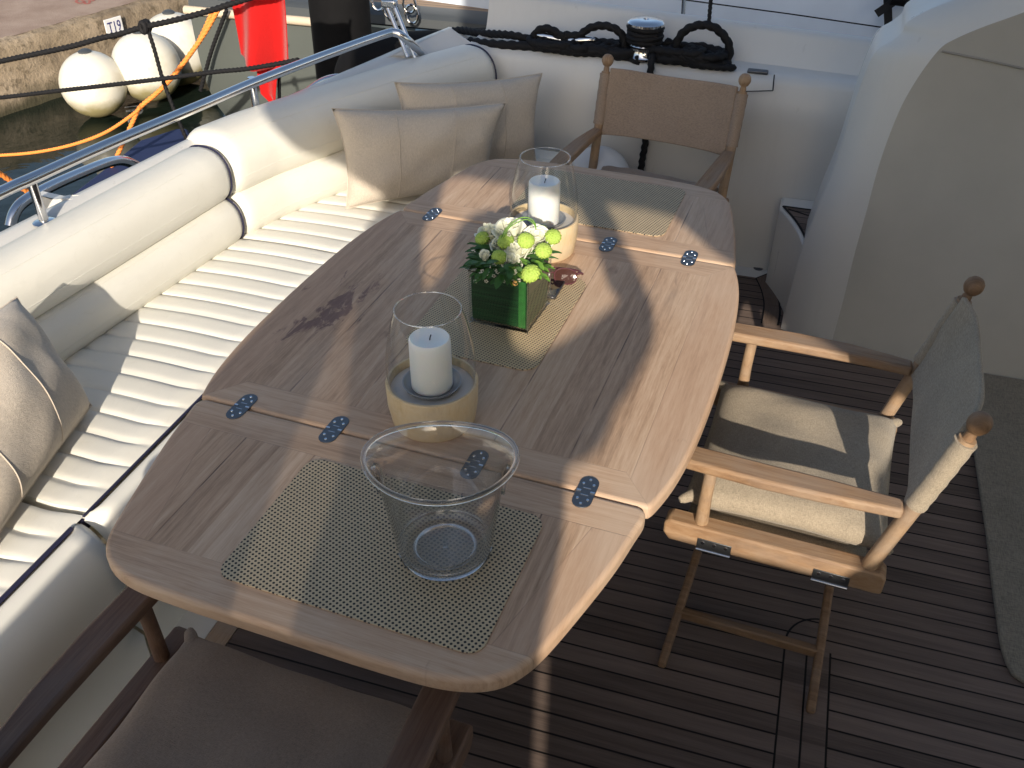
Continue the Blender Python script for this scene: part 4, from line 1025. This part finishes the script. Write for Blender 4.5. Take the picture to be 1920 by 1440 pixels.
MB().tube([gc - ux_ * .027 + upv * .004, gc - ux_ * .031 + upv * .008, gc - ux_ * .035 + upv * .004], .002, 8).build('bridge', MAT['frame'], SG)
for k, sx in ((0, .029), (1, -.091)):
    a = gc + ux_ * sx + upv * .010; MB().tube(crm([a, a + back_ * .012, a + back_ * .018 - ux_ * (.05 if k == 0 else -.05) * 1, a + back_ * .024 - ux_ * (.10 if k == 0 else -.10) - upv * .012], 5), .0024, 8).build('temple', MAT['frame'], SG)
MB().tube([gc + ux_ * .027 + upv * .008, gc + ux_ * .036 + upv * .008 + back_ * .006, gc + ux_ * .040 + upv * .003 + back_ * .012], .0032, 8).build('end_piece', MAT['frame'], SG)

# ================================================================== cushions
def pillow_mesh(BL, BR, TR, TL, T, nrm, pinch=.05, pw=2.6, q=.5, sag=0, seed=1, nu=44, nv=32, wr=.004):
    BL, BR, TR, TL = map(Vector, (BL, BR, TR, TL)); rr = random.Random(seed); ph = [rr.uniform(0, 6) for _ in range(8)]
    def pos(u, v, sd):
        a, b = 2 * u - 1, 2 * v - 1
        pu, pv = pinch * (1 - b * b) * abs(a) ** 3 * (1 if a > 0 else -1), pinch * (1 - a * a) * abs(b) ** 3 * (1 if b > 0 else -1)
        uu, vv = u - pu * .5, v - pv * .5
        p = BL * (1 - uu) * (1 - vv) + BR * uu * (1 - vv) + TR * uu * vv + TL * (1 - uu) * vv
        h = max(0, (1 - abs(a) ** pw) * (1 - abs(b) ** pw)) ** q
        w_ = wr * (math.sin(7 * u + 5 * v + ph[0]) * math.sin(9 * v - 3 * u + ph[1]) + .6 * math.sin(19 * u - 8 * v + ph[2]) * math.sin(6 * v + ph[3])) + wr * .9 * math.sin(26 * (u + v * .4) + ph[4]) * max(0, abs(a) - .55) * 2
        return p + nrm * (sd * (T / 2) * h + w_ * h)
    m = MB()
    top = [[pos(i / nu, j / nv, 1) for j in range(nv + 1)] for i in range(nu + 1)]
    for sd in (1, -1):
        m.grid(lambda u, v: pos(u, v, sd), nu, nv)
    return m, pos
def pillow(lab, BL, BR, TR, TL, T, face, seed, seams=(.34, .68), parent=None, **kw):
    BL, BR, TR, TL = map(Vector, (BL, BR, TR, TL)); nrm = (BR - BL).cross(TL - BL).normalized()
    if nrm.dot(face) < 0: nrm = -nrm
    m, pos = pillow_mesh(BL, BR, TR, TL, T, nrm, seed=seed, **kw)
    base = (BL + BR) / 2
    e = empty('throw_pillow', base, lab, 'pillow', 'linen pillows on the sofa')
    m.build('cover', MAT['linen'], e, merge=True, ang=80)
    for s_ in seams:
        MB().tube([pos(s_, j / 40, 1.0) + nrm * .0008 for j in range(1, 40)], .0016, 6).build('seam', MAT['linen_seam'], e)
    rim = [pos(i / 30, 0, 1) for i in range(31)] + [pos(1, j / 20, 1) for j in range(1, 21)] + [pos(1 - i / 30, 1, 1) for i in range(1, 31)] + [pos(0, 1 - j / 20, 1) for j in range(1, 20)]
    MB().tube(rim, .0024, 6, True).build('edge_seam', MAT['linen'], e)
    return e
pillow('linen pillow standing in front of another in the far sofa corner', (-1.41, 2.60, .475), (-1.00, 2.90, .475), (-.955, 2.98, .765), (-1.465, 2.68, .790), .20, Vector((.3, -1, .2)), 3, pinch=.09, wr=.006)
pillow('linen pillow behind the other one at the far end of the sofa', (-1.27, 2.80, .475), (-.90, 3.17, .475), (-.918, 3.29, .775), (-1.315, 2.86, .835), .16, Vector((.3, -1, .2)), 5, pinch=.09)
pillow('linen pillow leaning alone at the near left end of the sofa', (-1.375, .86, .485), (-1.515, 1.40, .480), (-1.645, 1.415, .755), (-1.64, .86, .765), .19, Vector((1, .2, .5)), 8, pinch=.04, wr=.008)

# ================================================================== folding armchairs
def chair(lab, org, yaw, W=.52, mats=('teak_c', 'teak_cz', 'canvas')):
    wd, wz, cv = (MAT[k] for k in mats)
    e = empty('director_chair', org, lab, 'chair', 'folding teak armchairs round the table', yaw, True); H = W / 2
    for sy in (-1, 1):
        y = sy * H
        m = MB(); pr = [(-.232, .375), (-.232, .420), (-.222, .430), (.222, .430), (.232, .420), (.232, .392), (.218, .372), (-.218, .372)]
        m.loft([[Vector((a, y + d, b)) for a, b in pr] for d in (-.0225, .0225)]); m.build('side_rail', wd, e, True, .005, 2)
        m = MB(); m.tube([(.155, y, .425), (.155, y, .500), (.152, y, .590)], [.0150, .0135, .0135], 18); m.build('arm_post', wz, e)
        # armrest, rounded at the front, narrowing to the back
        pr = []
        for k in range(9): a = -math.pi / 2 + math.pi * k / 8; pr.append((.208 + .028 * math.cos(a), .029 * math.sin(a)))
        pr += [(.05, .030), (-.08, .027), (-.17, .022), (-.222, .019), (-.222, -.019), (-.17, -.022), (-.08, -.027), (.05, -.030)]
        def bend(v): 
            return Vector((v.x, y + v.y + sy * .010 * math.cos((v.x) * 6) - sy * .006, v.z - .010 * max(0, -v.x - .10) * 4))
        m = MB(); m.prism(pr, .585, .611, bend); m.build('armrest', wd, e, True, .007, 3)
        bp = [(-.190, y, .405), (-.205, y, .47), (-.232, y, .58), (-.262, y, .70), (-.285, y, .795)]
        m = MB(); m.tube(crm(bp, 5), .0165, 20); q = Vector((-.2875, y, .806)); dr_ = Vector((-.235, 0, .97)).normalized()
        qm = Vector((0, 0, 1)).rotation_difference(dr_).to_matrix()
        m.build('back_post', wz, e)
        m = MB(); m.lathe([(0, -.014), (.0115, -.014), (.0105, 0), (.009, .006), (.015, .010), (.0205, .020), (.0215, .028), (.0195, .038), (.013, .046), (.005, .049), (0, .049)], q, 24, qm); m.build('finial', MAT['teak_leg'] if mats[2] == 'canvas' else wz, e)
        # canvas sleeve
        sp = [(-.240, y, .615), (-.262, y, .70), (-.2835, y, .788)]
        m = MB(); m.tube(crm(sp, 8), [.0212 + .0008 * math.sin(k * 2.1) for k in range(17)], 20); m.build('canvas_sleeve', cv, e)
    # canvas back
    def bk(u, v):
        y = (u * 2 - 1) * (H - .017); z = .590 + .212 * v; x = -.236 - .048 * ((z - .60) / .2)
        bow = (.006 + .026 * v) * (1 - (2 * u - 1) ** 4) + .0022 * math.sin(u * 31 + v * 3) * (abs(2 * u - 1) ** 3) + .0014 * math.sin(u * 9 + v * 8); return Vector((x - bow + .006, y, z + .010 * (2 * u - 1) ** 2 * (1 if v > .5 else -1) + .0))
    m = MB(); m.grid(bk, 36, 14); m.build('canvas_back', cv, e, solid=.013, ang=80, bevel=.004)
    # sling and seat cushion
    def sl_(u, v): return Vector((-.19 + .38 * v, (u * 2 - 1) * (H - .012), .418 - .030 * (1 - (2 * u - 1) ** 2)))
    m = MB(); m.grid(sl_, 24, 6); m.build('seat_sling', cv, e, solid=.004)
    a = H - .032
    m, pos = pillow_mesh((.205, -a, .452), (.205, a, .452), (-.225, a, .452), (-.225, -a, .452), .085, Vector((0, 0, 1)), pinch=.035, pw=7, q=.55, seed=int(abs(yaw) * 10) + 2, wr=.0055)
    m.build('seat_cushion', cv, e, merge=True, ang=80)
    for cx_, cy_ in ((.205, -a), (.205, a), (-.225, a), (-.225, -a)):
        sx_, sy_ = (1 if cx_ > 0 else -1), (1 if cy_ > 0 else -1)
        MB().tube([(cx_ - sx_ * .03, cy_ - sy_ * .03, .455), (cx_, cy_, .452), (cx_ + sx_ * .007, cy_ + sy_ * .005, .450)], [.016, .011, .007], 10).build('cushion_corner', cv, e)
    # crossed legs, stretchers, hinge plates
    for fr, (x1, x2) in ((1, (.142, -.135)), (-1, (.118, -.112))):
        for x in (x1, x2):
            MB().bar((x, -fr * (H - .004), .372), (x + (.042 if x > 0 else -.030), fr * (H + .075), .0), .030, .020, (1, 0, 0)).build('leg', MAT['teak_leg'], e, True, .006)
        t = .80; yy = -fr * (H - .004) + (fr * (H + .075) + fr * (H - .004)) * t; zz = .372 * (1 - t)
        MB().bar((x1 + .033, yy, zz), (x2 - .024, yy, zz), .022, .026).build('stretcher', MAT['teak_leg'], e, True, .005)
    for sy in (-1, 1):
        for x in (.118, -.128):
            y = sy * (H + .0235); m = MB(); m.box((x, y, .386), (.074, .0022, .030)); pl = m.build('hinge_plate', MAT['steel_d'], e, True, .0008)
            m = MB(); m.tube([(x - .037, y + sy * .001, .3695), (x + .037, y + sy * .001, .3695)], .0042, 10); m.build('pin', MAT['steel'], pl)
            for dx_ in (-.025, 0, .025): MB().lathe([(0, 0), (.0045, 0), (.004, .0012), (0, .0014)], (x + dx_, y + sy * .001, .391), 12, Matrix.Rotation(-sy * math.pi / 2, 3, 'X')).build('screw', MAT['steel'], pl)
    return e
chair('sand coloured teak armchair on the right, facing the long side of the table', (.133, 1.757, 0), math.pi - rad(3.5))
chair('teak armchair with shade-darkened canvas back at the far end against the side wall', (-.478, 3.005, 0), -math.pi / 2 - rad(8), .50, ('teak_c', 'teak_cz', 'canvas_shade'))
chair('teak armchair coloured darker for shade at the near end, cut off by the bottom of the picture', (-.668, .675, 0), math.pi / 2 - rad(3), .575, ('teak_dark', 'teak_dark', 'canvas_shade'))

# ================================================================== unseen blockers added to shape the shade: made-up side screen and flybridge overhang, both behind / above the photographer
YS = -.9
def onscr(P): t = (P.y - YS) / SD.y; q = P - SD * t; return Vector((q.x, q.z, 0))
tz = lambda *ps: [onscr(az(p, TZ)) for p in ps]  # openings follow the outlines of the light patches on the table
holeA = tz((1135, 380), (1152, 412), (1165, 440), (1175, 465), (1190, 490), (1205, 530), (1222, 570), (1228, 605), (1224, 645), (1203, 690), (1175, 740), (1152, 772), (1143, 805), (1128, 835), (1103, 858), (1072, 872), (1062, 885), (1060, 960), (1056, 1010), (1047, 1060), (1034, 1120), (1020, 1180), (1012, 1230))
holeA += [Vector(p + (0,)) for p in ((holeA[-1].x + .01, 1.42), (1.03, 1.42), (1.05, 1.455), (1.10, 1.50), (1.125, 1.56), (1.16, 1.63), (1.35, 1.68), (1.38, 1.74), (1.30, 1.775), (1.22, 1.83), (1.05, 1.92))]
holeA += tz((1400, 512), (1380, 498), (1335, 468), (1292, 430), (1262, 404), (1200, 390))
holeB = tz((797, 545), (812, 530), (830, 508), (842, 470), (852, 440), (866, 418), (882, 404), (900, 396), (917, 393), (935, 397), (950, 408), (964, 440), (967, 480), (966, 530), (957, 590), (958, 630), (968, 650), (1000, 668), (1022, 652), (1055, 638), (1108, 602), (1158, 566), (1160, 555), (1146, 545), (1134, 515), (1119, 467), (1103, 418), (1088, 388), (1045, 362), (1000, 352), (960, 346), (920, 340), (875, 331), (843, 331), (832, 350), (822, 385), (808, 405), (793, 440), (793, 500))
holeC = tz((672, 560), (664, 620), (657, 690), (652, 760), (648, 810), (641, 870), (632, 920), (612, 975), (590, 1035), (566, 1110), (545, 1195), (430, 1160), (450, 1080), (480, 1000), (520, 900), (560, 800), (600, 700), (640, 600))
slit = [onscr(az(p, 0)) for p in ((1008, 1225), (1030, 1225), (1022, 1440), (1012, 1700), (985, 1700), (998, 1440))]
outer = [Vector(p + (0,)) for p in ((-.52, 3.1), (-.56, 2.6), (-.54, 2.32), (-.48, 2.25), (-.42, 2.19), (-.30, 2.15), (-.13, 2.07), (-.20, 1.92), (-.33, 1.72), (-.45, 1.52), (-.60, 1.33), (-.72, 1.17), (-.80, .95), (-.82, .2), (-.82, -.05), (3.4, -.05), (3.4, 3.1))]
def solid_sheet(loops, y0, th):
    tri = tessellate_polygon(loops); flat = [p for l in loops for p in l]; n = len(flat)
    m = MB(); vs = [Vector((p.x, y0, p.y)) for p in flat] + [Vector((p.x, y0 - th, p.y)) for p in flat]
    fs = [tuple(t) for t in tri] + [tuple(n + i for i in reversed(t)) for t in tri]; o = 0
    for l in loops:
        k = len(l); fs += [(o + i, o + (i + 1) % k, n + o + (i + 1) % k, n + o + i) for i in range(k)]; o += k
    m.add(vs, fs); return m
SCR = empty('shadow_screen', (1.2, YS, 0), 'added unseen sheet behind the camera, its openings cut to shape the light patches', 'screen')
solid_sheet([outer, holeA, holeB, holeC, slit], YS, .006).build('canvas', MAT['screen'], SCR, False)
solid_sheet([[p + Vector((0, 0, 0)) for p in holeC]], YS - .002, .002).build('dimming_pane', MAT['sheer'], SCR, False)
FLY = empty('shade_flybridge', (2.2, 1.0, 3.0), 'white flybridge overhang added unseen above the cockpit for shade', 'overhang')
m = MB(); m.prism([(.45, -1.0), (4.2, -1.0), (4.2, 4.2), (1.5, 4.2), (.9, 3.2), (.55, 1.5)], 3.12, 3.3); m.build('overhang', MAT['gelcoat'], FLY, True, .05)
m = MB(); m.prism([(.2, -1.6), (4.2, -1.6), (4.2, -1.05), (.2, -1.05)], 3.1, 5.4); m.build('shade_wall', MAT['gelcoat'], FLY, True, .05)  # added wall, keeps the sun off the neighbouring boat
for o in bpy.data.objects:
    if '_local' in o: del o['_local']
